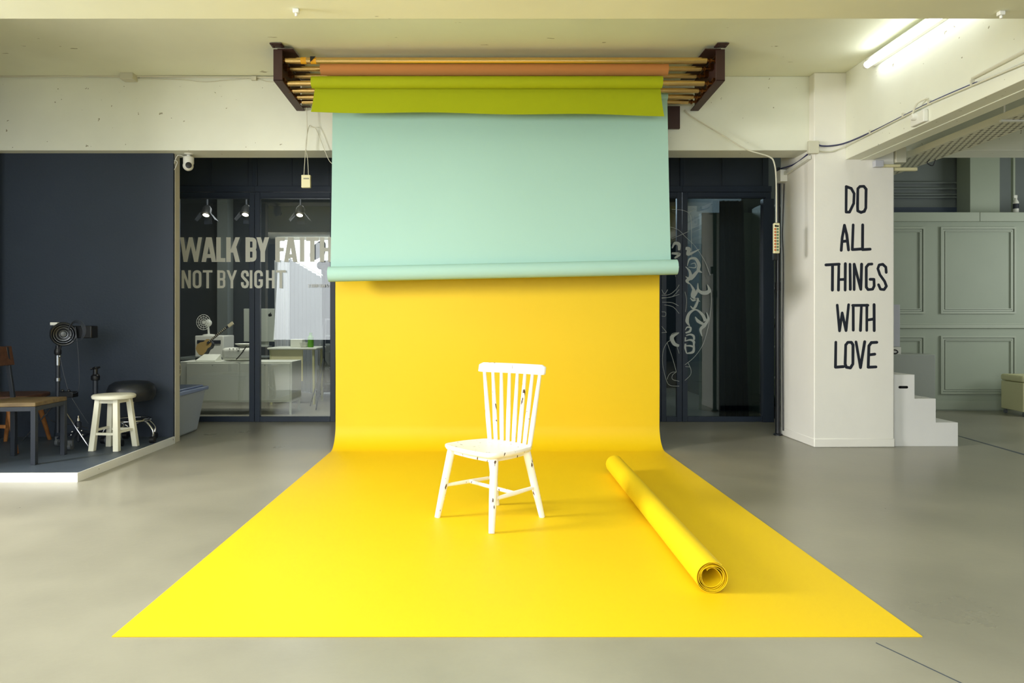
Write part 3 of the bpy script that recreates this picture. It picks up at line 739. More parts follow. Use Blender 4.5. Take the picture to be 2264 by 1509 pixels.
# trunking going back along pillar side
jt = thing('cable_trunking', 'white trunking running along the side of the white pillar under the beam', 'trunking', (2.76, 6.2, 2.43))
MB().bar((2.765, 5.93, 2.46), (2.765, 6.42, 2.42), .03, .03).build('duct', 'white_plastic', jt)
MB().box(2.72, 2.786, 6.40, 6.50, 2.35, 2.46).build('end_box', 'white_plastic', jt, bevel=.004)
cable('power_cable', 'dark cable on top of the trunking beside the pillar', [P(1800, 322, 5.87), (2.76, 5.95, 2.49), (2.76, 6.2, 2.462), (2.74, 6.44, 2.475)], .007, 'cable_blue')
cable('power_cable', 'thin black cable hanging down beside the black pole', [(2.775, 6.45, 2.34), (2.772, 6.47, 2.0), (2.768, 6.47, 1.85), (2.772, 6.46, 1.6), (2.772, 6.47, .9), (2.775, 6.47, .05)], .005, 'cable_black')
# socket on beam
sk = SX(2035, 262, BX0)
so = thing('double_socket', 'white socket with plug on the side of the right beam', 'socket', (BX0 - .02, sk.y, sk.z))
MB().box(BX0 - .035, BX0 - .001, sk.y - .09, sk.y + .06, sk.z - .045, sk.z + .04).build('body', 'white_plastic', so, bevel=.006)
MB().lathe((BX0 - .035, sk.y + .0, sk.z + .01), [(.024, 0), (.024, .02), (.018, .032)], axis=(-1, 0, 0)).build('plug', 'white_plastic', so)
MB().tube(smooth_path([(BX0 - .06, sk.y, sk.z + .02), (BX0 - .05, sk.y - .04, sk.z + .09), (BX0 - .02, sk.y - .1, sk.z + .11)], 5), .006, 8).build('cord', 'cable_white', so)
# tube lamp on the side beam
tl_ = thing('tube_lamp', 'lit white fluorescent tube fixture under the right ceiling corner', 'lamp', (2.99, 4.8, 3.07))
MB().box(2.985, BX0 - .001, 4.12, 5.44, 3.05, 3.115).build('housing', 'white_plastic', tl_, bevel=.006)
tb_ = MB().box(2.955, 2.99, 4.16, 5.40, 3.035, 3.085)
MB().tube([(2.968, 4.16, 3.052), (2.968, 5.40, 3.052)], .026, 16).build('tube', 'tube_glow', tl_)
for y0_ in (4.135, 5.40): MB().cyl((2.968, y0_, 3.052), (2.968, y0_ + .025, 3.052), .027).build('end_cap', 'white_plastic', tl_)
# small ceiling fixings on the front beam
for px, py, lb in ((655, 20, 'small white plastic hook on the front ceiling beam, left of centre'), (2213, 25, 'small white plastic bracket on the front ceiling beam near the right corner')):
    Y = (ZB - CH) * F / (HY - py); p = Vector(((px - HX) * Y / F, Y, ZB))
    tag(MB().box(p.x - .014, p.x + .014, Y - .012, Y + .012, ZB - .02, ZB - .001).cyl((p.x, Y, ZB - .034), (p.x, Y, ZB - .02), .007, n=8).build('ceiling_hook', 'white_plastic', bevel=.003), lb, 'hook')
# conduit along the left corner + junction box
yc = YB0 - .012
tag(MB().tube([(-6.3, yc, ZC - .018), P(190, 168, yc), (P(608, 171, yc))], .008, 8).build('conduit', 'cable_white'), 'thin white conduit where the left ceiling meets the back beam', 'conduit')
cable('power_cable', 'thin slack cable under the conduit left of the rack', [P(300, 174, yc), P(400, 176, yc), P(450, 181, yc), P(500, 177, yc), P(560, 174, yc), P(590, 180, yc), P(610, 181, yc)], .003, 'cable_white')
tag(MB().box(P(275, 0, yc).x, P(303, 0, yc).x, YB0 - .09, YB0 - .001, P(0, 181, yc).z, P(0, 163, yc).z).build('junction_box', 'cable_white', bevel=.004), 'cream junction box on the conduit above the navy wall', 'junction box')
tag(MB().box(P(556, 0, yc).x, P(568, 0, yc).x, YB0 - .03, YB0 - .001, P(0, 178, yc).z, P(0, 169, yc).z).build('junction_box', 'cable_white', bevel=.003), 'tiny cream junction box on the conduit just left of the rack', 'junction box')

# security camera
cc = Vector((P(417, 0, 6.1).x, 6.1, ZB))
sc_ = thing('security_camera', 'white dome security camera under the beam left of the glass', 'security camera', cc)
MB().lathe(cc, [(.038, 0), (.038, -.006), (.016, -.012), (.014, -.028)][::1]).build('mount', 'white_plastic', sc_)
MB().lathe(cc + Vector((0, 0, -.028)), [(.04, 0), (.045, -.006), (.045, -.055), (.04, -.068)]).build('body', 'white_plastic', sc_)
MB().ball(cc + Vector((-.004, 0, -.105)), .045).build('ball', 'white_plastic', sc_)
MB().lathe(cc + Vector((.012, -.030, -.108)), [(.026, 0), (.026, .016), (.018, .018)], axis=(.45, -.9, 0)).build('lens', 'black_plastic', sc_)
cable('power_cable', 'thin white camera cable looped beside the dome camera', [cc + Vector((-.03, 0, -.03)), P(395, 343, 6.1), P(388, 352, 6.1), P(383, 371, 6.1), P(386, 374, 6.1), P(392, 358, 6.1), P(384, 354, 6.1)], .003, 'white_plastic')

# hanging remote box left of the teal sheet
rm = thing('remote_receiver', 'small cream receiver box hanging on two wires left of the teal sheet', 'receiver', P(677, 400, 5.9))
a_, b_ = P(667, 415, 5.9), P(687, 387, 5.9)
MB().box(a_.x, b_.x, 5.885, 5.92, a_.z, b_.z).build('case', 'cream_plastic', rm, bevel=.004)
MB().tube(smooth_path([P(672, 387, 5.9), P(675, 340, 5.9), P(679, 300, 5.9), P(678, 238, 5.9)], 6), .0028, 6).build('wire', 'cable_white', rm)
MB().tube(smooth_path([P(682, 387, 5.9), P(680, 350, 5.905), P(676, 320, 5.905), P(683, 280, 5.91), P(690, 279, 5.92)], 6), .0028, 6).build('wire', 'cable_white', rm)
MB().box(P(671, 0, 5.884).x, P(683, 0, 5.884).x, 5.883, 5.886, P(0, 396, 5.884).z, P(0, 393, 5.884).z).build('logo_strip', 'printed_code', rm)
cable('power_cable', 'thin white cable curving down behind the left edge of the teal sheet', [P(686, 280, 5.94), P(697, 283, 5.94), P(705, 300, 5.94), P(717, 330, 5.94), P(728, 355, 5.94), P(738, 364, 5.94)], .0032, 'cable_white')
# strip on the right
cable('power_cable', 'white cord sloping from the rack down to the hanging power strip', [P(1513, 243, 5.94), P(1530, 258, 5.92), P(1600, 300, 5.9), P(1650, 330, 5.9), P(1700, 346, 5.9), P(1712, 362, 5.9), P(1716, 400, 5.9), P(1716.5, 492, 5.9)], .006, 'cable_white', 8, 'cord')
ps = thing('power_strip', 'long cream power strip hanging on a cord beside the pillar', 'power strip', P(1716, 525, 5.9))
a_, b_ = P(1709.5, 560, 5.9), P(1723, 493, 5.9)
MB().box(a_.x, b_.x, 5.885, 5.915, a_.z, b_.z).build('body', 'cream_plastic', ps, bevel=.008, seg=3)
for i in range(8):
    for j, mm in ((0, 'socket_orange'), (1, 'socket_green')):
        c0 = P(1714 + j * 5.3, 506 + i * 6.6, 5.884)
        MB().box(c0.x - .0075, c0.x + .0075, 5.881, 5.886, c0.z - .008, c0.z + .008).build('socket', mm, ps)
c0 = P(1714.5, 499, 5.884); MB().cyl(c0, c0 + Vector((0, -.004, 0)), .008, n=12).box(P(1717, 0, 5.88).x, P(1722, 0, 5.88).x, 5.880, 5.886, P(0, 501, 5.88).z, P(0, 498, 5.88).z).build('switch', 'black_plastic', ps)
tag(MB().box(P(1710, 0, 6.5).x, P(1719, 0, 6.5).x, 6.49, 6.53, P(0, 575, 6.5).z, P(0, 555, 6.5).z).box(P(1719,0,6.5).x, 2.745, 6.50, 6.52, P(0,570,6.5).z, P(0,563,6.5).z).build('clamp_block', 'black_plastic', bevel=.004), 'small black block on the pole below the power strip', 'clamp')

# cable tray in right room
trz = 2.48
tr_ = thing('cable_tray', 'long perforated cream cable tray hanging below the ceiling at the right', 'cable tray', (3.81, 4.8, trz))
MB().box(3.66, 3.96, 2.2, 6.9, trz, trz + .003).box(3.655, 3.66, 2.2, 6.9, trz - .001, trz + .05).box(3.96, 3.965, 2.2, 6.9, trz - .001, trz + .05).build('tray', 'tray_metal', tr_)
hl = MB()
y = 3.3; row = 0
while y < 6.85:
    for i in range(6):
        x = 3.69 + i * .046 + (row % 2) * .022
        hl.box(x - .0065, x + .0065, y - .016, y + .016, trz - .0012, trz - .0002)
    y += .055; row += 1
hl.build('perforations', 'hole_dark', tr_)['kind'] = 'stuff'
for yy in (4.9, 3.5):
    hg = MB(); hg.cyl((3.66, yy, trz + .04), (3.66, yy, ZC), .006, n=8); hg.cyl((3.96, yy, trz + .04), (3.96, yy, ZC), .006, n=8); hg.box(3.63, 3.99, yy - .012, yy + .012, trz - .014, trz - .002)
    hg.build('hanger', 'white_plastic', tr_)
e0, e1 = P(1985, 378, 5.85), P(2037, 372, 5.85)
tag(MB().box(PX1 + .01, e1.x, 5.90, 5.93, P(0, 378, 5.92).z, P(0, 371, 5.92).z).build('bracket_arm', 'cream_plastic', bevel=.002), 'short cream bar fixed to the top right of the pillar', 'bracket')
tag(MB().box(P(1928, 0, PY0).x, P(1947, 0, PY0).x, PY0 - .05, PY0 - .003, P(0, 371, PY0).z, P(0, 357, PY0).z).build('junction_box', 'lavender', bevel=.004), 'pale grey box under the right beam above the DO lettering', 'junction box')
tag(MB().tube([P(1947, 366, PY0 - .03), P(1975, 366, PY0 - .03), (PX1 + .03, PY0 - .03, P(0, 366, PY0 - .03).z)], .012, 10).build('conduit', 'cream_plastic'), 'short cream conduit leading right from the pale grey box', 'conduit')
tag(MB().box(P(1977, 0, PY0).x + .005, P(2001, 0, PY0).x, PY0 - .02, PY0 + .06, P(0, 360, PY0).z, P(0, 326, PY0).z).build('junction_box', 'cable_white', bevel=.004), 'large cream box beside the pillar under the right beam end', 'junction box')

# ------------------------------------------------------------------ right room objects
def q(px, Y=5.93): return (px - HX) * Y / F
YS = 5.935
ss = thing('step_block', 'white three-step wooden stair block beside the lettered pillar', 'stair block', (3.75, 6.1, 0))
x0 = PX1 + .012; h = .204
pts = [(x0, 0), (q(2119), 0), (q(2119), h * .99), (q(2070), h * .99), (q(2070), h * 1.985), (q(2023), h * 1.985), (q(2023), .61), (x0, .61)]
sbk = MB().prism([(x, YS, z) for x, z in pts], (0, .46, 0)).build('body', 'white_edge', ss, bevel=.002, smooth=0)
hc = P(1997, 855.5, YS)
MB().hexa([(hc.x - .03, YS - .001, hc.z - .011), (hc.x + .03, YS - .001, hc.z - .011), (hc.x + .03, YS - .001, hc.z + .011), (hc.x - .03, YS - .001, hc.z + .011)],
          [(hc.x - .03, YS + .0005, hc.z - .011), (hc.x + .03, YS + .0005, hc.z - .011), (hc.x + .03, YS + .0005, hc.z + .011), (hc.x - .03, YS + .0005, hc.z + .011)]).cyl((hc.x - .03, YS - .001, hc.z), (hc.x - .03, YS + .0005, hc.z), .011, n=16).cyl((hc.x + .03, YS - .001, hc.z), (hc.x + .03, YS + .0005, hc.z), .011, n=16).build('hand_hole', 'black_plastic', ss)
gb = tag(MB().box(3.6, P(2068, 0, 6.9).x, 6.9, 7.3, 0, P(0, 783, 6.9).z).build('storage_cube', 'grey_board', bevel=.006), 'grey-green plain box standing behind the white stair block', 'box')
lv = thing('wall_cabinet', 'narrow pale lavender cabinet standing on the grey box behind the pillar', 'cabinet', (4.0, 7.0, P(0, 783, 6.9).z))
zt = P(0, 783, 6.9).z
MB().box(3.62, P(1990, 0, 6.95).x, 6.95, 7.2, P(0, 766, 6.95).z, P(0, 673, 6.95).z).build('body', 'lavender', lv, bevel=.004)
MB().box(3.62, P(1991, 0, 6.95).x, 6.94, 7.2, zt, P(0, 767, 6.95).z).build('base', 'white_plastic', lv, bevel=.003)
MB().tube(smooth_path([P(1976, 773, 6.93), P(1982, 774, 6.93), P(1985, 778, 6.93), P(1981, 781, 6.93), P(1976, 781, 6.93)], 5), .006, 8).build('knob', 'black_plastic', lv)
# cream chest on casters, turned
chx_ = thing('storage_ottoman', 'cream leatherette storage box on casters at the right edge', 'ottoman', P(2262, 900, 8.0))
A_ = G(2215, 912, 0); B_ = G(2262, 922, 0)   # left back and near corner footprint
A_ = Vector((q(2213, 8.15), 8.15, 0)); B_ = Vector((q(2262, 7.75), 7.75, 0)); dAB = (B_ - A_); per = Vector((-dAB.y, dAB.x, 0)).normalized() * .42
if per.x < 0: per = -per
C_ = B_ + per; D_ = A_ + per
zb = .055; zt = P(0, 840, 8.15).z; zl = P(0, 825, 8.15).z
up_ = lambda p, z: Vector((p.x, p.y, z))
MB().hexa([up_(p, zb) for p in (A_, B_, C_, D_)], [up_(p, zt) for p in (A_, B_, C_, D_)]).build('body', 'cream_leather', chx_, bevel=.008)
cen = (A_ + B_ + C_ + D_) / 4; ex = [cen + (p - cen) * 1.03 for p in (A_, B_, C_, D_)]
MB().hexa([up_(p, zt + .004) for p in ex], [up_(p, zl) for p in ex]).build('lid', 'cream_leather', chx_, bevel=.025, seg=4)
for p in (A_, B_, C_, D_):
    c = cen + (p - cen) * .85
    cs_ = MB().cyl((c.x, c.y, .045), (c.x, c.y, zb + .002), .012).box(c.x - .014, c.x + .014, c.y - .012, c.y + .012, .03, .05); w0 = cs_.build('caster', 'steel', chx_)
    MB().cyl((c.x - .009, c.y, .022), (c.x + .009, c.y, .022), .022).build('wheel', 'caster_grey', w0)
bt = thing('spray_bottle', 'small pale bottle on the ledge at the far right', 'bottle', P(2243, 468, 8.42))
zb = rz(470); xx = P(2246, 0, 8.42).x
MB().lathe((xx, 8.42, zb), [(.026, 0), (.03, .005), (.03, .14), (.014, .17), (.013, .19)]).build('body', 'white_plastic', bt)
MB().lathe((xx, 8.42, zb + .06), [(.0305, 0), (.0305, .06)]).build('sticker', 'black_metal', bt)
MB().box(xx - .03, xx + .014, 8.41, 8.43, zb + .19, zb + .225).build('trigger', 'white_plastic', bt, bevel=.004)
cable('power_cable', 'short black cable end dangling from the cable tray', [P(2056, 352, 5.9), P(2050, 360, 5.9), P(2062, 366, 5.9), P(2068, 352, 5.9)], .004, 'cable_black')
# shelf rack & plant behind right frame
shf = thing('shelf_unit', 'pale grey-green shelves seen between the glass front and the pole', 'shelf', (3.5, 8.2, 0))
for py in (455, 545, 637, 701, 766, 834, 890): z = P(0, py, 8.1).z; MB().box(3.215, 3.56, 8.08, 8.31, z - .012, z + .012).build('shelf', 'grey_board', shf)
for xa in (3.20, 3.56): MB().box(xa, xa + .015, 8.07, 8.33, 0, P(0, 455, 8.1).z).build('side_panel', 'green_wall', shf)
MB().box(3.215, 3.56, 8.31, 8.33, 0, P(0, 455, 8.1).z).build('back_panel', 'green_molding', shf)
pln = thing('potted_plant', 'dark spiky potted plant beside the foot of the black pole', 'plant', (3.17, 7.72, 0))
MB().lathe((3.17, 7.72, 0), [(.08, 0), (.1, .12), (.11, .13), (.09, .13)]).build('pot', 'soil_pot', pln)
lv_ = MB()
for i in range(120):
    an = random.uniform(0, 6.28); l = random.uniform(.12, .3); up2 = random.uniform(.35, 1.2); w = random.uniform(.003, .006)
    b0 = Vector((3.17 + random.uniform(-.05, .05), 7.72 + random.uniform(-.05, .05), .12)); dr_ = Vector((math.cos(an), math.sin(an), 0)); sd = Vector((-dr_.y, dr_.x, 0)) * w
    p1 = b0 + dr_ * l * .45 + Vector((0, 0, l * .5 * up2)); p2 = b0 + dr_ * l * .95 + Vector((0, 0, l * .45 * up2))
    lv_.add([b0 - sd, b0 + sd, p1 + sd * 1.3, p1 - sd * 1.3, p2], [(0, 1, 2, 3), (3, 2, 4)])
lv_.build('foliage', 'leaf', pln, smooth=0)
# black curtain inside right glass
def curt(x0, x1, y0, z0, z1, amp, waves, tl=0, tr=0, seed=0):
    def fn(u, v):
        x = x0 + (x1 - x0) * u; x += (tl * (1 - u) + tr * u) * v
        return (x, y0 + amp * math.sin(u * waves * 2 * math.pi + seed) + amp * .4 * math.sin(u * waves * 5.1 + v * 2), z1 + (z0 - z1) * v)
    return MB().grid(fn, int(waves * 12), 10)
tag(curt(P(1592, 0, 7.7).x, P(1645, 0, 7.7).x, 7.72, .01, 2.40, .02, 5, tr=.06).build('curtain', 'curtain_black', smooth=80, solid=.003), 'black curtain hanging behind the right glass door', 'curtain')

# ------------------------------------------------------------------ interior of left room
def H(py, Y): return CH - (py - HY) * Y / F
YC = 7.95
sb_ = thing('sideboard', 'white metal sideboard on thin legs behind the left glass', 'sideboard', ((P(520, 0, YC).x), YC + .2, 0))
cx0, cx1, cz0, cz1 = P(397, 0, YC).x, P(645, 0, YC).x, H(889, YC), H(799, YC)
MB().box(cx0, cx1, YC + .008, YC + .42, cz0, cz1).build('body', 'cabinet_white', sb_, bevel=.004)
for a, b in ((413, 527), (531, 641)):
    dr0 = MB().box(P(a, 0, YC).x, P(b, 0, YC).x, YC - .004, YC + .007, cz0 + .02, cz1 - .02).build('door', 'cabinet_white', sb_, bevel=.002)
    k = P((a + b) / 2, 807, YC); MB().cyl((k.x, YC - .012, k.z), (k.x, YC - .004, k.z), .004, n=8).build('knob', 'black_plastic', dr0)
for x in (cx0 + .02, cx1 - .02):
    for y in (YC + .03, YC + .39): MB().box(x - .012, x + .012, y - .012, y + .012, 0, cz0).build('leg', 'cabinet_white', sb_)
zt = cz1
# projector
pj = thing('projector', 'white projector with sockets on top of the sideboard', 'projector', (P(525, 0, YC).x, YC + .15, zt))
px0, px1 = P(486, 0, YC).x, P(558, 0, YC).x
MB().box(px0, px1, YC + .04, YC + .30, zt + .008, zt + .155).build('body', 'white_plastic', pj, bevel=.04, seg=4)
for (a, b) in ((508, 771), (516, 771), (524, 771), (527, 775), (529, 771), (538, 774)): c = P(a, b, YC + .04); MB().box(c.x - .006, c.x + .006, YC + .034, YC + .041, c.z - .005, c.z + .005).build('port', 'black_plastic', pj)
MB().tube(smooth_path([P(545, 765, YC), P(538, 775, YC), P(528, 788, YC), P(522, 794, YC)], 5), .006, 8).build('cord', 'cable_black', pj)
dish = tag(MB().lathe((P(543, 0, YC + .17).x, YC + .17, zt + .158), [(.03, 0), (.06, .004), (.12, .04), (.115, .043), (.05, .012)]).build('bowl', 'white_plastic'), 'shallow white bowl resting on the projector', 'bowl')
# keyboard-like stand
lp = thing('desk_calculator', 'slanted white keypad device left of the projector', 'device', (P(450, 0, YC).x, YC + .15, zt))
a_, b_ = P(428, 0, YC).x, P(472, 0, YC).x
MB().hexa([(a_, YC + .05, zt + .001), (b_, YC + .05, zt + .001), (b_, YC + .25, zt + .001), (a_, YC + .25, zt + .001)], [(a_, YC + .05, zt + .012), (b_, YC + .05, zt + .012), (b_ - .01, YC + .25, zt + .075), (a_ + .02, YC + .25, zt + .075)]).build('body', 'cabinet_white', lp, bevel=.003)
# ukulele on stand
uk = thing('ukulele', 'small guitar with light wooden front leaning on the sideboard', 'guitar', (P(455, 0, YC + .3).x, YC + .33, zt))
c0 = P(452, 765, YC + .3); c1 = P(510, 718, YC + .3); dv = (c1 - c0).normalized(); nrm = Vector((-.35, -.9, .25)).normalized(); nrm = (nrm - dv * nrm.dot(dv)).normalized(); sd = dv.cross(nrm)
bd_ = [(-.11, .0), (-.105, .05), (-.07, .085), (-.02, .08), (.02, .055), (.06, .062), (.09, .04), (.10, .0)]
outl = [c0 + dv * a + sd * b for a, b in bd_] + [c0 + dv * a - sd * b for a, b in bd_[::-1][1:-1]]
MB().prism(outl, nrm * -.06).build('body', 'black_metal', uk, bevel=.006)
MB().prism([p + nrm * .002 for p in outl], nrm * .002).build('soundboard', 'sunburst', uk)
MB().bar(c0 + dv * .05 + nrm * .01, c0 + dv * .37 + nrm * .01, .022, .012, up=nrm).build('neck', 'black_metal', uk)
for i in range(12): MB().bar(c0 + dv * (.09 + i * .022) + nrm * .018 - sd * .012, c0 + dv * (.09 + i * .022) + nrm * .018 + sd * .012, .006, .004, up=nrm).build('fret', 'fret', uk)
MB().bar(c0 + dv * .37 + nrm * .008, c0 + dv * .44 + nrm * .004, .04, .014, up=nrm).build('headstock', 'fret', uk)
MB().box(c0.x - .1, c0.x + .08, YC + .20 + .08, YC + .40, zt + .0, zt + .03).build('stand', 'black_plastic', uk)
# desk lamp and printer on table behind
YT = 9.3
tbl = thing('desk', 'long dark desk behind the white sideboard', 'desk', (P(480, 0, YT).x, YT + .3, 0))
tz = H(790, YT)
MB().box(P(390, 0, YT).x, P(590, 0, YT).x, YT, YT + .6, tz - .03, tz).build('top', 'grey_wall', tbl)
for px in (394, 586):
    for y in (YT + .05, YT + .55): MB().box(P(px, 0, YT).x - .02, P(px, 0, YT).x + .02, y - .02, y + .02, 0, tz - .03).build('leg', 'black_metal', tbl)
ptr = thing('printer', 'pale office printer on the desk behind the small guitar', 'printer', (P(455, 0, YT).x, YT + .3, tz))
MB().box(P(424, 0, YT).x, P(488, 0, YT).x, YT + .1, YT + .5, tz + .001, H(742, YT)).build('body', 'white_plastic', ptr, bevel=.01)
MB().box(P(430, 0, YT).x, P(482, 0, YT).x, YT + .08, YT + .1, H(760, YT), H(752, YT)).build('paper_slot', 'black_metal', ptr)
dl = thing('desk_fan', 'small white desk fan on top of the printer', 'fan', (P(455, 0, YT).x, YT + .3, H(742, YT)))
hc_ = P(452, 712, YT + .25)
rg = MB()
for k in range(4): rr = .02 + .028 * k; rg.tube([hc_ + Vector((math.cos(t) * rr * .8, -.03 + .3 * math.cos(t) * rr, math.sin(t) * rr)) for t in [i * math.pi / 12 for i in range(24)]], .003, 6, closed=True)
for k in range(12): t = k * math.pi / 6; rg.tube([hc_ + Vector((0, -.03, 0)), hc_ + Vector((math.cos(t) * .083, -.03 + .031 * math.cos(t), math.sin(t) * .104))], .002, 5)
rg.build('guard', 'white_plastic', dl); MB().ball(hc_ + Vector((.03, .05, -.01)), .05).build('motor', 'white_plastic', dl)
MB().tube([hc_ + Vector((.03, .05, -.05)), Vector((hc_.x + .04, hc_.y + .05, H(741, YT)))], .014, 10).lathe((hc_.x + .04, hc_.y + .05, H(742, YT) + .001), [(.08, 0), (.08, .012), (.02, .02)]).build('stand', 'white_plastic', dl)
# monitor back with emblem
YM = 8.9
dk2 = thing('desk', 'white curved desk at the right behind the glass', 'desk', (P(650, 0, YM).x, YM + .3, 0))
dz = H(768, YM)
MB().box(P(590, 0, YM).x, P(700, 0, YM).x, YM, YM + .55, dz - .03, dz).build('top', 'cabinet_white', dk2, bevel=.012)
MB().box(P(590, 0, YM).x + .02, P(667, 0, YM).x, YM + .05, YM + .07, .3, dz - .03).build('panel', 'cream_plastic', dk2)
for px in (597, 692):
    for y in (YM + .06, YM + .5):
        MB().tube([(P(px, 0, YM).x, y, 0), (P(px, 0, YM).x - .01, y, dz - .03)], .016, 10).build('leg', 'cream_leather', dk2)
mo = thing('computer_monitor', 'silver computer monitor seen from behind on the white desk', 'monitor', (P(590, 0, YM + .3).x, YM + .35, dz))
a_, b_ = P(572, 0, YM + .3).x, P(607, 0, YM + .3).x
MB().box(a_ - .2, b_, YM + .3, YM + .325, H(755, YM + .3), H(682, YM + .3)).build('screen_back', 'grey_board', mo, bevel=.006)
MB().box(a_ - .02, a_ + .12, YM + .33, YM + .36, dz + .001, H(740, YM + .3)).box(a_ - .04, a_ + .14, YM + .26, YM + .42, dz + .0005, dz + .008).build('stand', 'grey_board', mo)
ec = P(597, 696, YM + .297)
em = MB().ball(ec + Vector((-.008, 0, 0)), .017, 14, (1, .12, 1.1)).ball(ec + Vector((.008, 0, 0)), .017, 14, (1, .12, 1.1)); em.bar(ec + Vector((0, 0, .018)), ec + Vector((.012, 0, .034)), .003, .008)
em.build('emblem', 'black_plastic', mo)
# bottles and bowl on desk
zz = dz + .0005
gbv = P(687, 0, YM + .1)
tag(MB().lathe((gbv.x, YM + .1, zz), [(.035, 0), (.038, .01), (.038, .13), (.02, .15), (.018, .17), (.022, .172), (.022, .188)]).build('bottle', 'green_plastic'), 'green bottle on the white desk behind the glass', 'bottle')
tag(MB().lathe((P(676, 0, YM + .1).x - .02, YM + .1, zz), [(.03, 0), (.045, .01), (.06, .06), (.056, .06), (.03, .012)]).build('bowl', 'white_plastic'), 'white bowl next to the green bottle on the desk', 'bowl')
tag(MB().box(P(637, 0, YM).x, P(664, 0, YM).x, YM + .1, YM + .25, zz, H(750, YM)).build('paper_box', 'cabinet_white', bevel=.004), 'white paper box on the white desk behind the glass', 'box')
# armchair
ac = thing('armchair', 'grey low armchair partly behind the white desk', 'armchair', (P(705, 0, 9.6).x, 9.9, 0))
MB().box(P(690, 0, 9.6).x, P(718, 0, 9.6).x, 9.82, 10.08, .08, .42).build('seat', 'grey_fabric', ac, bevel=.04, seg=4)
MB().box(P(686, 0, 9.6).x, P(718, 0, 9.6).x, 10.0, 10.08, .42, .75).build('backrest', 'grey_fabric', ac, bevel=.05, seg=4)
for dx in (.04, .24):
    for y in (9.86, 10.04): MB().cyl((P(688, 0, 9.6).x + dx - .02, y, 0), (P(688, 0, 9.6).x + dx - .02, y, .09), .014).build('leg', 'black_metal', ac)
# step ladder
YLd = 9.62
ld = thing('step_ladder', 'folded out aluminium step ladder at the right of the glass room', 'ladder', (P(728, 0, YLd).x, YLd, 0))
top_ = P(728, 707, YLd)
for s in (-1, 1):
    MB().bar((top_.x + s * .07, YLd, top_.z), (top_.x + s * .14, YLd - .10, 0), .03, .018).build('rail', 'steel', ld)
    MB().bar((top_.x + s * .06, YLd + .02, top_.z), (top_.x + s * .13, YLd + .14, 0), .03, .018).build('rail', 'steel', ld)
for k in range(1, 5): t = k / 5; MB().box(top_.x - .07 - .07 * t + .01, top_.x + .07 + .07 * t - .01, YLd - .1 * t - .03, YLd - .1 * t + .04, top_.z * (1 - t) - .01, top_.z * (1 - t) + .01).build('tread', 'steel', ld)
MB().box(top_.x - .09, top_.x + .09, YLd - .06, YLd + .06, top_.z, top_.z + .02).build('top_step', 'steel', ld)
# light stand with softbox in the room, curtains
tag(curt(P(607, 0, 11.0).x, P(642, 0, 11.0).x, 11.0, .01, H(575, 11.0), .03, 4).build('curtain', 'curtain_white', smooth=80, solid=.004), 'white curtain in front of the bright window in the glass room', 'curtain')
def gc(u, v):
    p0 = P(640, 572, 10.9); p1 = P(712, 614, 10.1); b = p0 + (p1 - p0) * u
    b = b + Vector((.5, .8, 0)).normalized() * .03 * math.sin(u * 8 * 2 * math.pi)
    return (b.x, b.y, b.z + (.01 - b.z) * v)
cu = MB().grid(gc, 110, 8).build('curtain', 'curtain_grey', smooth=80, solid=.004); tag(cu, 'grey eyelet curtain hanging at an angle in the glass room', 'curtain')
cr = MB(); cr.tube([P(630, 565, 10.95), P(716, 610, 10.05)], .010, 8)
tag(cr.build('curtain_rail', 'white_plastic'), 'thin rail carrying the grey curtain', 'curtain rail')
ls = thing('studio_light', 'black studio light on a stand right of the grey curtain', 'studio light', (P(716, 0, 8.6).x, 8.6, 0))
sx_ = P(716, 0, 8.6).x
MB().cyl((sx_, 8.6, .25), (sx_, 8.6, H(600, 8.6)), .012).build('pole', 'black_metal', ls)
for k in range(3): a = k * 2.09 + .4; MB().tube([(sx_, 8.6, .62), (sx_ + .26 * math.cos(a), 8.6 + .26 * math.sin(a), .006)], .008, 8).build('leg', 'steel', ls)
MB().lathe(P(718, 586, 8.6), [(.05, -.1), (.06, .0), (.06, .12), (.04, .14)], axis=(.3, .8, .1)).build('lamp_head', 'black_plastic', ls)
MB().lathe(P(712, 560, 8.58), [(.03, -.02), (.13, .07), (.135, .075), (.12, .07)], axis=(-.5, -.7, .4)).build('reflector', 'black_metal', ls)
tag(MB().box(P(710, 0, 10.3).x, P(775, 0, 10.3).x, 10.3, 10.33, .02, H(596, 10.3)).build('fabric_panel', 'navy_panel'), 'tall dark perforated panel behind the studio light', 'panel')
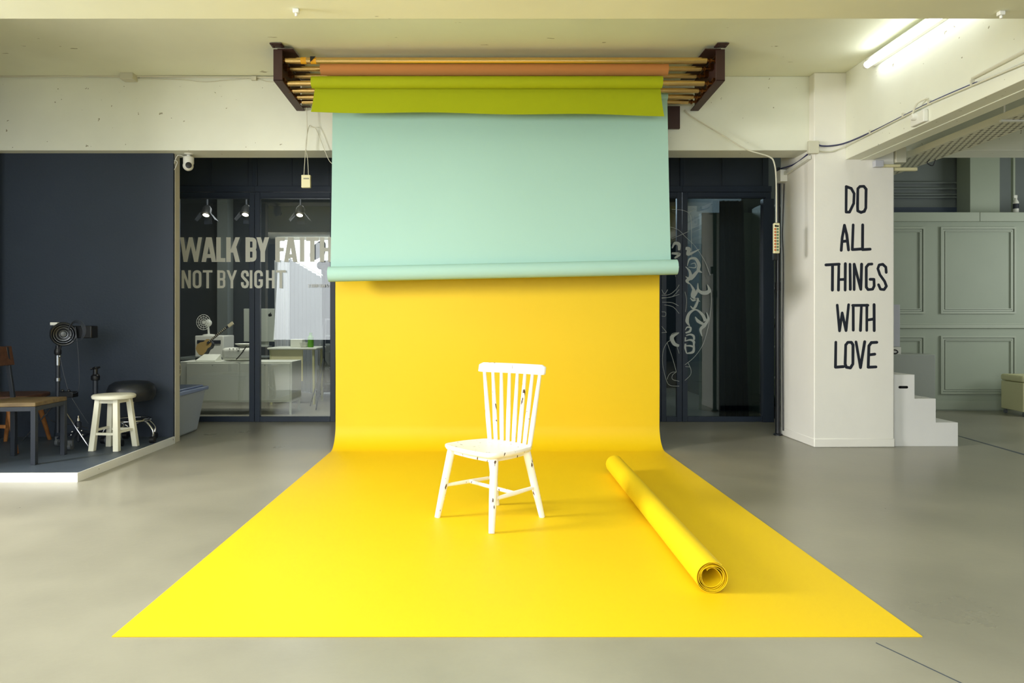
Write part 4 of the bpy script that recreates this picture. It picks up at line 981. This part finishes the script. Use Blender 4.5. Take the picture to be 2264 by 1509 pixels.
# spot lamps on the ceiling inside
for i, (px, py, lb) in enumerate(((456, 474, 'leftmost lit black spotlight with barn doors behind the glass'), (543, 473, 'small lit spotlight beside the glass mullion'), (663, 474, 'rightmost lit black spotlight with barn doors behind the glass'))):
    Y = 8.6; c = P(px, py, Y)
    sp_ = thing('spotlight', lb, 'spotlight', (c.x, Y, ZC), 'ceiling spotlights in the glass room')
    MB().cyl((c.x, Y + .03, c.z + .06), (c.x, Y + .03, ZC), .012).build('stem', 'black_metal', sp_)
    MB().lathe(c, [(.03, .12), (.055, .08), (.06, -.005), (.052, -.005), (.05, .02)], axis=(0, .4, .9)).build('housing', 'black_plastic', sp_)
    MB().lathe(c + Vector((0, -.01, -.01)), [(.038, 0), (.03, .006)], axis=(0, -.4, -.9)).build('bulb', 'spot_glow', sp_)
    for s, dx in ((-1, -.12), (1, .12)):
        MB().hexa([c + Vector((s * .055, -.04, .02)), c + Vector((s * .06, .05, .0)), c + Vector((s * .13, .05, -.08)), c + Vector((s * .12, -.05, -.07))],
                  [c + Vector((s * .058, -.04, .024)), c + Vector((s * .063, .05, .004)), c + Vector((s * .133, .05, -.076)), c + Vector((s * .123, -.05, -.066))]).build('barn_door', 'black_metal', sp_)
    MB().hexa([c + Vector((-.04, .04, -.02)), c + Vector((.04, .04, -.02)), c + Vector((.05, .06, -.11)), c + Vector((-.05, .06, -.11))],
              [c + Vector((-.04, .044, -.02)), c + Vector((.04, .044, -.02)), c + Vector((.05, .064, -.11)), c + Vector((-.05, .064, -.11))]).build('barn_door', 'black_metal', sp_)

# ------------------------------------------------------------------ blue lidded bin and mesh behind the partition
bn = thing('storage_bin', 'clear plastic storage bin with blue lid beside the partition edge', 'storage bin', (-3.05, 6.6, 0))
lo = [(-3.30, 6.30, .002), (-2.80, 6.30, .002), (-2.80, 6.80, .002), (-3.30, 6.80, .002)]; hi = [(-3.36, 6.25, .40), (-2.745, 6.25, .40), (-2.745, 6.87, .40), (-3.36, 6.87, .40)]
MB().hexa([Vector(p) for p in lo], [Vector(p) for p in hi]).build('tub', 'bin_plastic', bn, bevel=.02, seg=3)
MB().box(-3.38, -2.725, 6.235, 6.89, .395, .43).box(-3.34, -2.765, 6.275, 6.85, .43, .445).build('lid', 'bin_lid', bn, bevel=.008)
ms = thing('desk_fan', 'round wire fan guard peeking out behind the partition on the bin', 'fan', (-3.0, 6.6, .446))
rg = MB(); fc = Vector((-3.01, 6.55, .612))
for k in range(7): rr = .03 + .021 * k; rg.tube([fc + Vector((math.cos(t) * rr, -.08 * (1 - rr / .17) + .05 * math.cos(t) * rr, math.sin(t) * rr * 1.0)) for t in [i * math.pi / 16 for i in range(32)]], .0022, 5, closed=True)
for k in range(20): t = k * math.pi / 10; rg.tube([fc + Vector((0, -.08, 0)), fc + Vector((math.cos(t) * .156, 0, math.sin(t) * .156))], .0018, 5)
rg.build('guard', 'cream_plastic', ms); MB().cyl(fc, fc + Vector((0, .09, 0)), .05).build('motor', 'black_plastic', ms)
MB().lathe((fc.x, fc.y + .04, .4455), [(.09, 0), (.09, .015), (.02, .03), (.015, .12)]).build('stand', 'black_plastic', ms)

# ------------------------------------------------------------------ things on the platform
# white stool
ws_ = thing('wooden_stool', 'small round white wooden stool on the dark platform', 'stool', (-2.93, 5.50, ZP))
stz = ZP + .432
MB().lathe((-2.925, 5.50, stz - .034), [(.140, 0), (.154, .004), (.158, .014), (.157, .026), (.148, .033), (.10, .034)], n=40).build('seat', 'stool_white', ws_)
LB = [(-3.045, 5.405), (-2.845, 5.39), (-2.815, 5.625), (-3.02, 5.61)]; LT = [(-3.01, 5.43), (-2.865, 5.42), (-2.845, 5.575), (-2.99, 5.58)]
for (bx, by), (tx, ty) in zip(LB, LT):
    a = Vector((bx, by, ZP)); b = Vector((tx, ty, stz - .034)); r = .021
    MB().hexa([a + Vector((-r, -r, 0)), a + Vector((r, -r, 0)), a + Vector((r, r, 0)), a + Vector((-r, r, 0))], [b + Vector((-r, -r, 0)) * .9, b + Vector((r * .9, -r * .9, 0)), b + Vector((r * .9, r * .9, 0)), b + Vector((-r * .9, r * .9, 0))]).build('leg', 'stool_white', ws_, bevel=.003)
def lp_(i, t): return Vector((LB[i][0] + (LT[i][0] - LB[i][0]) * t, LB[i][1] + (LT[i][1] - LB[i][1]) * t, ZP + (stz - .034 - ZP) * t))
for i, j, t in ((0, 1, .33), (2, 3, .36), (1, 2, .36), (3, 0, .40)): MB().bar(lp_(i, t), lp_(j, t), .02, .018).build('stretcher', 'stool_white', ws_)
m = MB()
for i in range(4): m.bar(lp_(i, .96), lp_((i + 1) % 4, .96), .018, .03)
m.build('apron', 'stool_white', ws_)

# black swivel stool
bs = thing('swivel_stool', 'black padded swivel stool with chrome base behind the white stool', 'stool', (-2.95, 5.82, ZP))
cx, cy = -2.945, 5.815
MB().lathe((cx, cy, .40), [(.10, 0), (.165, .01), (.185, .045), (.187, .09), (.17, .135), (.13, .16), (.06, .168)], n=40).build('seat', 'black_leather', bs)
MB().cyl((cx, cy, .14), (cx, cy, .40), .025).build('post', 'chrome', bs)
MB().tube([(cx + .15 * math.cos(t), cy + .15 * math.sin(t), .245) for t in [i * math.pi / 20 for i in range(40)]], .009, 10, closed=True).build('foot_ring', 'chrome', bs)
for k in range(5):
    a = -.25 + k * 2 * math.pi / 5; e = Vector((cx + .205 * math.cos(a), cy + .205 * math.sin(a), 0))
    lg_ = MB().tube(smooth_path([(cx, cy, .17), (cx + .12 * math.cos(a), cy + .12 * math.sin(a), .235), (e.x, e.y, .165), (e.x, e.y, .115)], 5), .010, 10).build('leg', 'chrome', bs)
    MB().cyl((e.x - .018, e.y, ZP + .026), (e.x + .018, e.y, ZP + .026), .026, n=20).build('wheel', 'black_plastic', lg_)

# second stand with clamp
cs2 = thing('clamp_stand', 'short black stand with clamp head behind the white stool', 'stand', (-3.15, 5.75, ZP))
c = P(211, 870, 5.75); cx = c.x
MB().cyl((cx, 5.75, ZP + .1), (cx, 5.75, P(0, 838, 5.75).z), .020).build('pole', 'black_metal', cs2)
MB().lathe((cx, 5.75, P(0, 840, 5.75).z), [(.03, 0), (.034, .01), (.034, .035), (.018, .05), (.018, .09), (.028, .095), (.012, .11)]).build('clamp', 'black_plastic', cs2)
zt_ = P(0, 813, 5.75).z; MB().tube([(cx - .035, 5.74, zt_ - .008), (cx, 5.75, zt_), (cx + .04, 5.74, zt_ + .006)], .008, 8).ball((cx + .03, 5.73, zt_ - .06), .014).cyl((cx, 5.75, zt_ - .03), (cx, 5.75, zt_ + .003), .01).build('knob', 'black_plastic', cs2)
for k in range(3):
    a = k * 2.094 + .9; MB().tube([(cx, 5.75, ZP + .12), (cx + .16 * math.cos(a), 5.75 + .16 * math.sin(a), ZP + .012)], .010, 8).build('leg', 'black_metal', cs2)

# studio strobe on stand
YSt = 5.55
sl_ = thing('studio_light', 'black studio flash head on a stand beside the navy wall', 'studio light', P(128, 990, YSt) * 1)
sl_.location = (P(128, 0, YSt).x, YSt, ZP)
sx_ = P(128, 0, YSt).x
MB().cyl((sx_, YSt, ZP + .12), (sx_, YSt, P(0, 800, YSt).z), .016).cyl((sx_, YSt, P(0, 800, YSt).z), (sx_, YSt, P(0, 780, YSt).z), .012).build('pole', 'black_metal', sl_)
MB().cyl((sx_, YSt, P(0, 807, YSt).z), (sx_, YSt, P(0, 785, YSt).z), .019).ball((sx_ + .02, YSt - .01, P(0, 787, YSt).z), .012).build('collar', 'steel', sl_)
MB().cyl((sx_, YSt, P(0, 842, YSt).z), (sx_, YSt, P(0, 835, YSt).z), .022).build('collar', 'steel', sl_)
MB().lathe((sx_, YSt, P(0, 784, YSt).z), [(.02, 0), (.026, .01), (.026, .035), (.018, .05), (.016, .075)]).bar((sx_ + .02, YSt - .02, P(0, 780, YSt).z), (sx_ + .035, YSt - .02, P(0, 764, YSt).z), .008, .012).build('tilt_head', 'black_plastic', sl_)
hcn = P(140, 738, YSt)
ax = Vector((.55, -.80, -.05)).normalized()
MB().lathe(hcn - ax * .05, [(.02, -.1), (.05, -.08), (.085, -.05), (.094, .0), (.094, .085), (.088, .092), (.080, .09), (.06, .03), (.025, .02)], axis=ax, n=36).build('reflector', 'black_satin', sl_)
MB().lathe(hcn - ax * .03, [(.02, 0), (.028, .03), (.02, .055), (.004, .06)], axis=ax).build('flash_tube', 'caster_grey', sl_)
gr_ = MB()
uu = ax.cross(Vector((0, 0, 1))).normalized(); vv = ax.cross(uu)
for r in (.03, .05, .068): gr_.tube([hcn + ax * .02 + (uu * math.cos(t) + vv * math.sin(t)) * r for t in [i * math.pi / 14 for i in range(28)]], .0016, 5, closed=True)
gr_.build('guard_ring', 'steel', sl_)
bk = hcn + Vector((.11, .10, .02))
MB().box(bk.x - .10, bk.x + .085, bk.y - .05, bk.y + .05, bk.z - .055, bk.z + .045).build('body', 'black_plastic', sl_, bevel=.008)
p_ = P(123, 716, YSt); MB().box(p_.x - .028, p_.x + .028, p_.y - .03, p_.y + .01, p_.z - .010, p_.z + .014).build('white_tag', 'white_plastic', sl_, bevel=.004)
cbm = MB()
for k in range(4):
    c = P(168 + k * 2.5, 733 - k, YSt - .03); cbm.tube([c + Vector((math.cos(t) * (.055 + .004 * k), -.01 * k, math.sin(t) * (.072 + .003 * k))) for t in [i * math.pi / 14 for i in range(28)]], .0028, 6, closed=True)
cbm.tube(smooth_path([P(166, 722, YSt - .05), P(171, 760, YSt - .05), P(175, 820, YSt - .05), P(174, 858, YSt - .05), P(168, 868, YSt - .05), P(155, 868, YSt - .05)], 6), .0028, 6)
cbm.build('cord', 'black_metal', sl_)
cb2 = MB().tube(smooth_path([P(133, 790, YSt - .04), P(143, 835, YSt - .04), P(155, 872, YSt - .04), P(175, 905, YSt - .03), P(195, 936, YSt)], 6), .003, 6); cb2.build('cord', 'black_metal', sl_)
bx = P(150, 868, YSt - .02); MB().box(bx.x - .055, bx.x + .055, bx.y - .03, bx.y + .05, bx.z - .035, bx.z + .01).ball(bx + Vector((-.03, -.02, .018)), .012).ball(bx + Vector((.02, -.02, .018)), .012).build('power_pack', 'black_plastic', sl_, bevel=.004)
zr = P(0, 885, YSt).z
for (px, py) in ((197, 988), (41, 983), (120, 972)):
    e = G(px, py, ZP + .01); MB().tube([(sx_, YSt, zr), e], .0055, 8).build('leg', 'chrome', sl_)
# wheeled base in front
wb = thing('wheeled_base', 'black wheeled tripod base standing between the chair and white stool', 'stand base', G(160, 990, ZP))
wc_ = G(160, 992, ZP); wc_.y += .08
MB().cyl((wc_.x, wc_.y, ZP + .05), (wc_.x, wc_.y, P(0, 930, wc_.y).z), .014).cyl((wc_.x, wc_.y, ZP + .12), (wc_.x, wc_.y, ZP + .2), .022).build('pole', 'black_metal', wb)
MB().lathe((wc_.x, wc_.y, P(0, 932, wc_.y).z), [(.012, 0), (.012, .03), (.007, .032), (.007, .05)]).build('spigot', 'chrome', wb)
for (dx, dy) in ((-.2, .06), (.01, -.12), (.14, .17)):
    e = Vector((wc_.x + dx, wc_.y + dy, 0)); lg_ = MB().tube([(wc_.x, wc_.y, ZP + .13), (e.x, e.y, ZP + .06)], .012, 8).build('leg', 'black_metal', wb)
    MB().cyl((e.x - .012, e.y, ZP + .028), (e.x + .012, e.y, ZP + .028), .028, n=20).box(e.x - .018, e.x + .018, e.y - .01, e.y + .01, ZP + .03, ZP + .075).build('wheel', 'caster_grey', lg_)
for a in range(6): MB().ball((wc_.x + .045 * math.cos(a * 1.05), wc_.y - .02 + .03 * math.sin(a * 1.05), ZP + .10 + .03 * (a % 3)), .010, 10).build('bolt', 'chrome', wb)
cable('power_cable', 'thin black cable arching low over the platform behind the chair leg', [P(100, 905, 5.6), P(108, 925, 5.6), P(130, 935, 5.6), P(160, 938, 5.65), P(195, 946, 5.7)], .003, 'cable_black')

# dark metal and oak chair at the left edge
dc = thing('metal_frame_chair', 'oak and black steel chair in front at the left edge', 'chair', (-3.34, 5.04, ZP))
A = Vector((-3.157, 4.885, ZP)); B = Vector((-3.172, 5.25, ZP)); C = Vector((-3.52, 5.21, ZP)); D = Vector((-3.51, 4.84, ZP)); zs = .495
for k, p in (('A', A), ('B', B)): MB().bar(p, Vector((p.x, p.y, zs - .03)), .034, .034).build('leg', 'black_metal', dc, bevel=.002)
for p in (C, D):
    MB().bar(p, Vector((p.x, p.y, zs - .03)), .034, .034).build('leg', 'black_metal', dc, bevel=.002)
    MB().bar(Vector((p.x - .0, p.y, zs - .04)), Vector((p.x - .06, p.y, .87)), .03, .022).build('back_post', 'black_metal', dc, bevel=.002)
m = MB()
for a, b in ((A, B), (B, C), (C, D), (D, A)): m.bar(up_(a, zs - .045), up_(b, zs - .045), .03, .03)
m.build('seat_frame', 'black_metal', dc)
cen = (A + B + C + D) / 4; lo = [cen + (p - cen) * 1.09 for p in (A, B, C, D)]
MB().hexa([up_(p, zs - .029) for p in lo], [up_(p, zs) for p in lo]).build('seat', 'oak', dc, bevel=.004)
zb0, zb1 = P(0, 807, 5.2).z, P(0, 765, 5.2).z
MB().hexa([(-3.565, 5.26, zb0), (-3.545, 5.26, zb0), (-3.535, 4.79, zb0), (-3.555, 4.79, zb0)], [(-3.59, 5.26, zb1), (-3.57, 5.26, zb1), (-3.56, 4.79, zb1), (-3.58, 4.79, zb1)]).build('backrest', 'walnut', dc, bevel=.004)
# second wooden chair behind
wc2 = thing('wooden_chair', 'dark wooden chair with splayed legs behind the steel frame chair', 'chair', (-3.78, 5.6, ZP))
sz = P(0, 870, 5.6).z
so_ = []
for k in range(32):
    t = k * 2 * math.pi / 32; cxx = abs(math.cos(t)) ** .6 * math.copysign(1, math.cos(t)); syy = abs(math.sin(t)) ** .6 * math.copysign(1, math.sin(t)); so_.append((-3.80 + .235 * cxx, 5.60 + .23 * syy, sz - .03))
MB().prism(so_, (0, 0, .03)).build('seat', 'walnut', wc2, bevel=.006)
for (tx, ty), (px, py) in zip(((-3.68, 5.72), (-3.74, 5.46), (-3.90, 5.74)), ((110, 971), (37, 1003), (12, 975))):
    e = G(px, py, ZP); 
    if e.y > 5.97: e.y = 5.97
    MB().tube([e, Vector((tx, ty, sz - .03))], [.015, .022], 14).build('leg', 'orange_wood', wc2)
MB().tube([Vector((-3.9, 5.46, sz - .03)), Vector((-3.95, 5.38, ZP))], [.022, .015], 14).build('leg', 'orange_wood', wc2)
MB().bar((-3.95, 5.42, .25), (-3.69, 5.38, .25), .02, .025).build('stretcher', 'orange_wood', wc2)
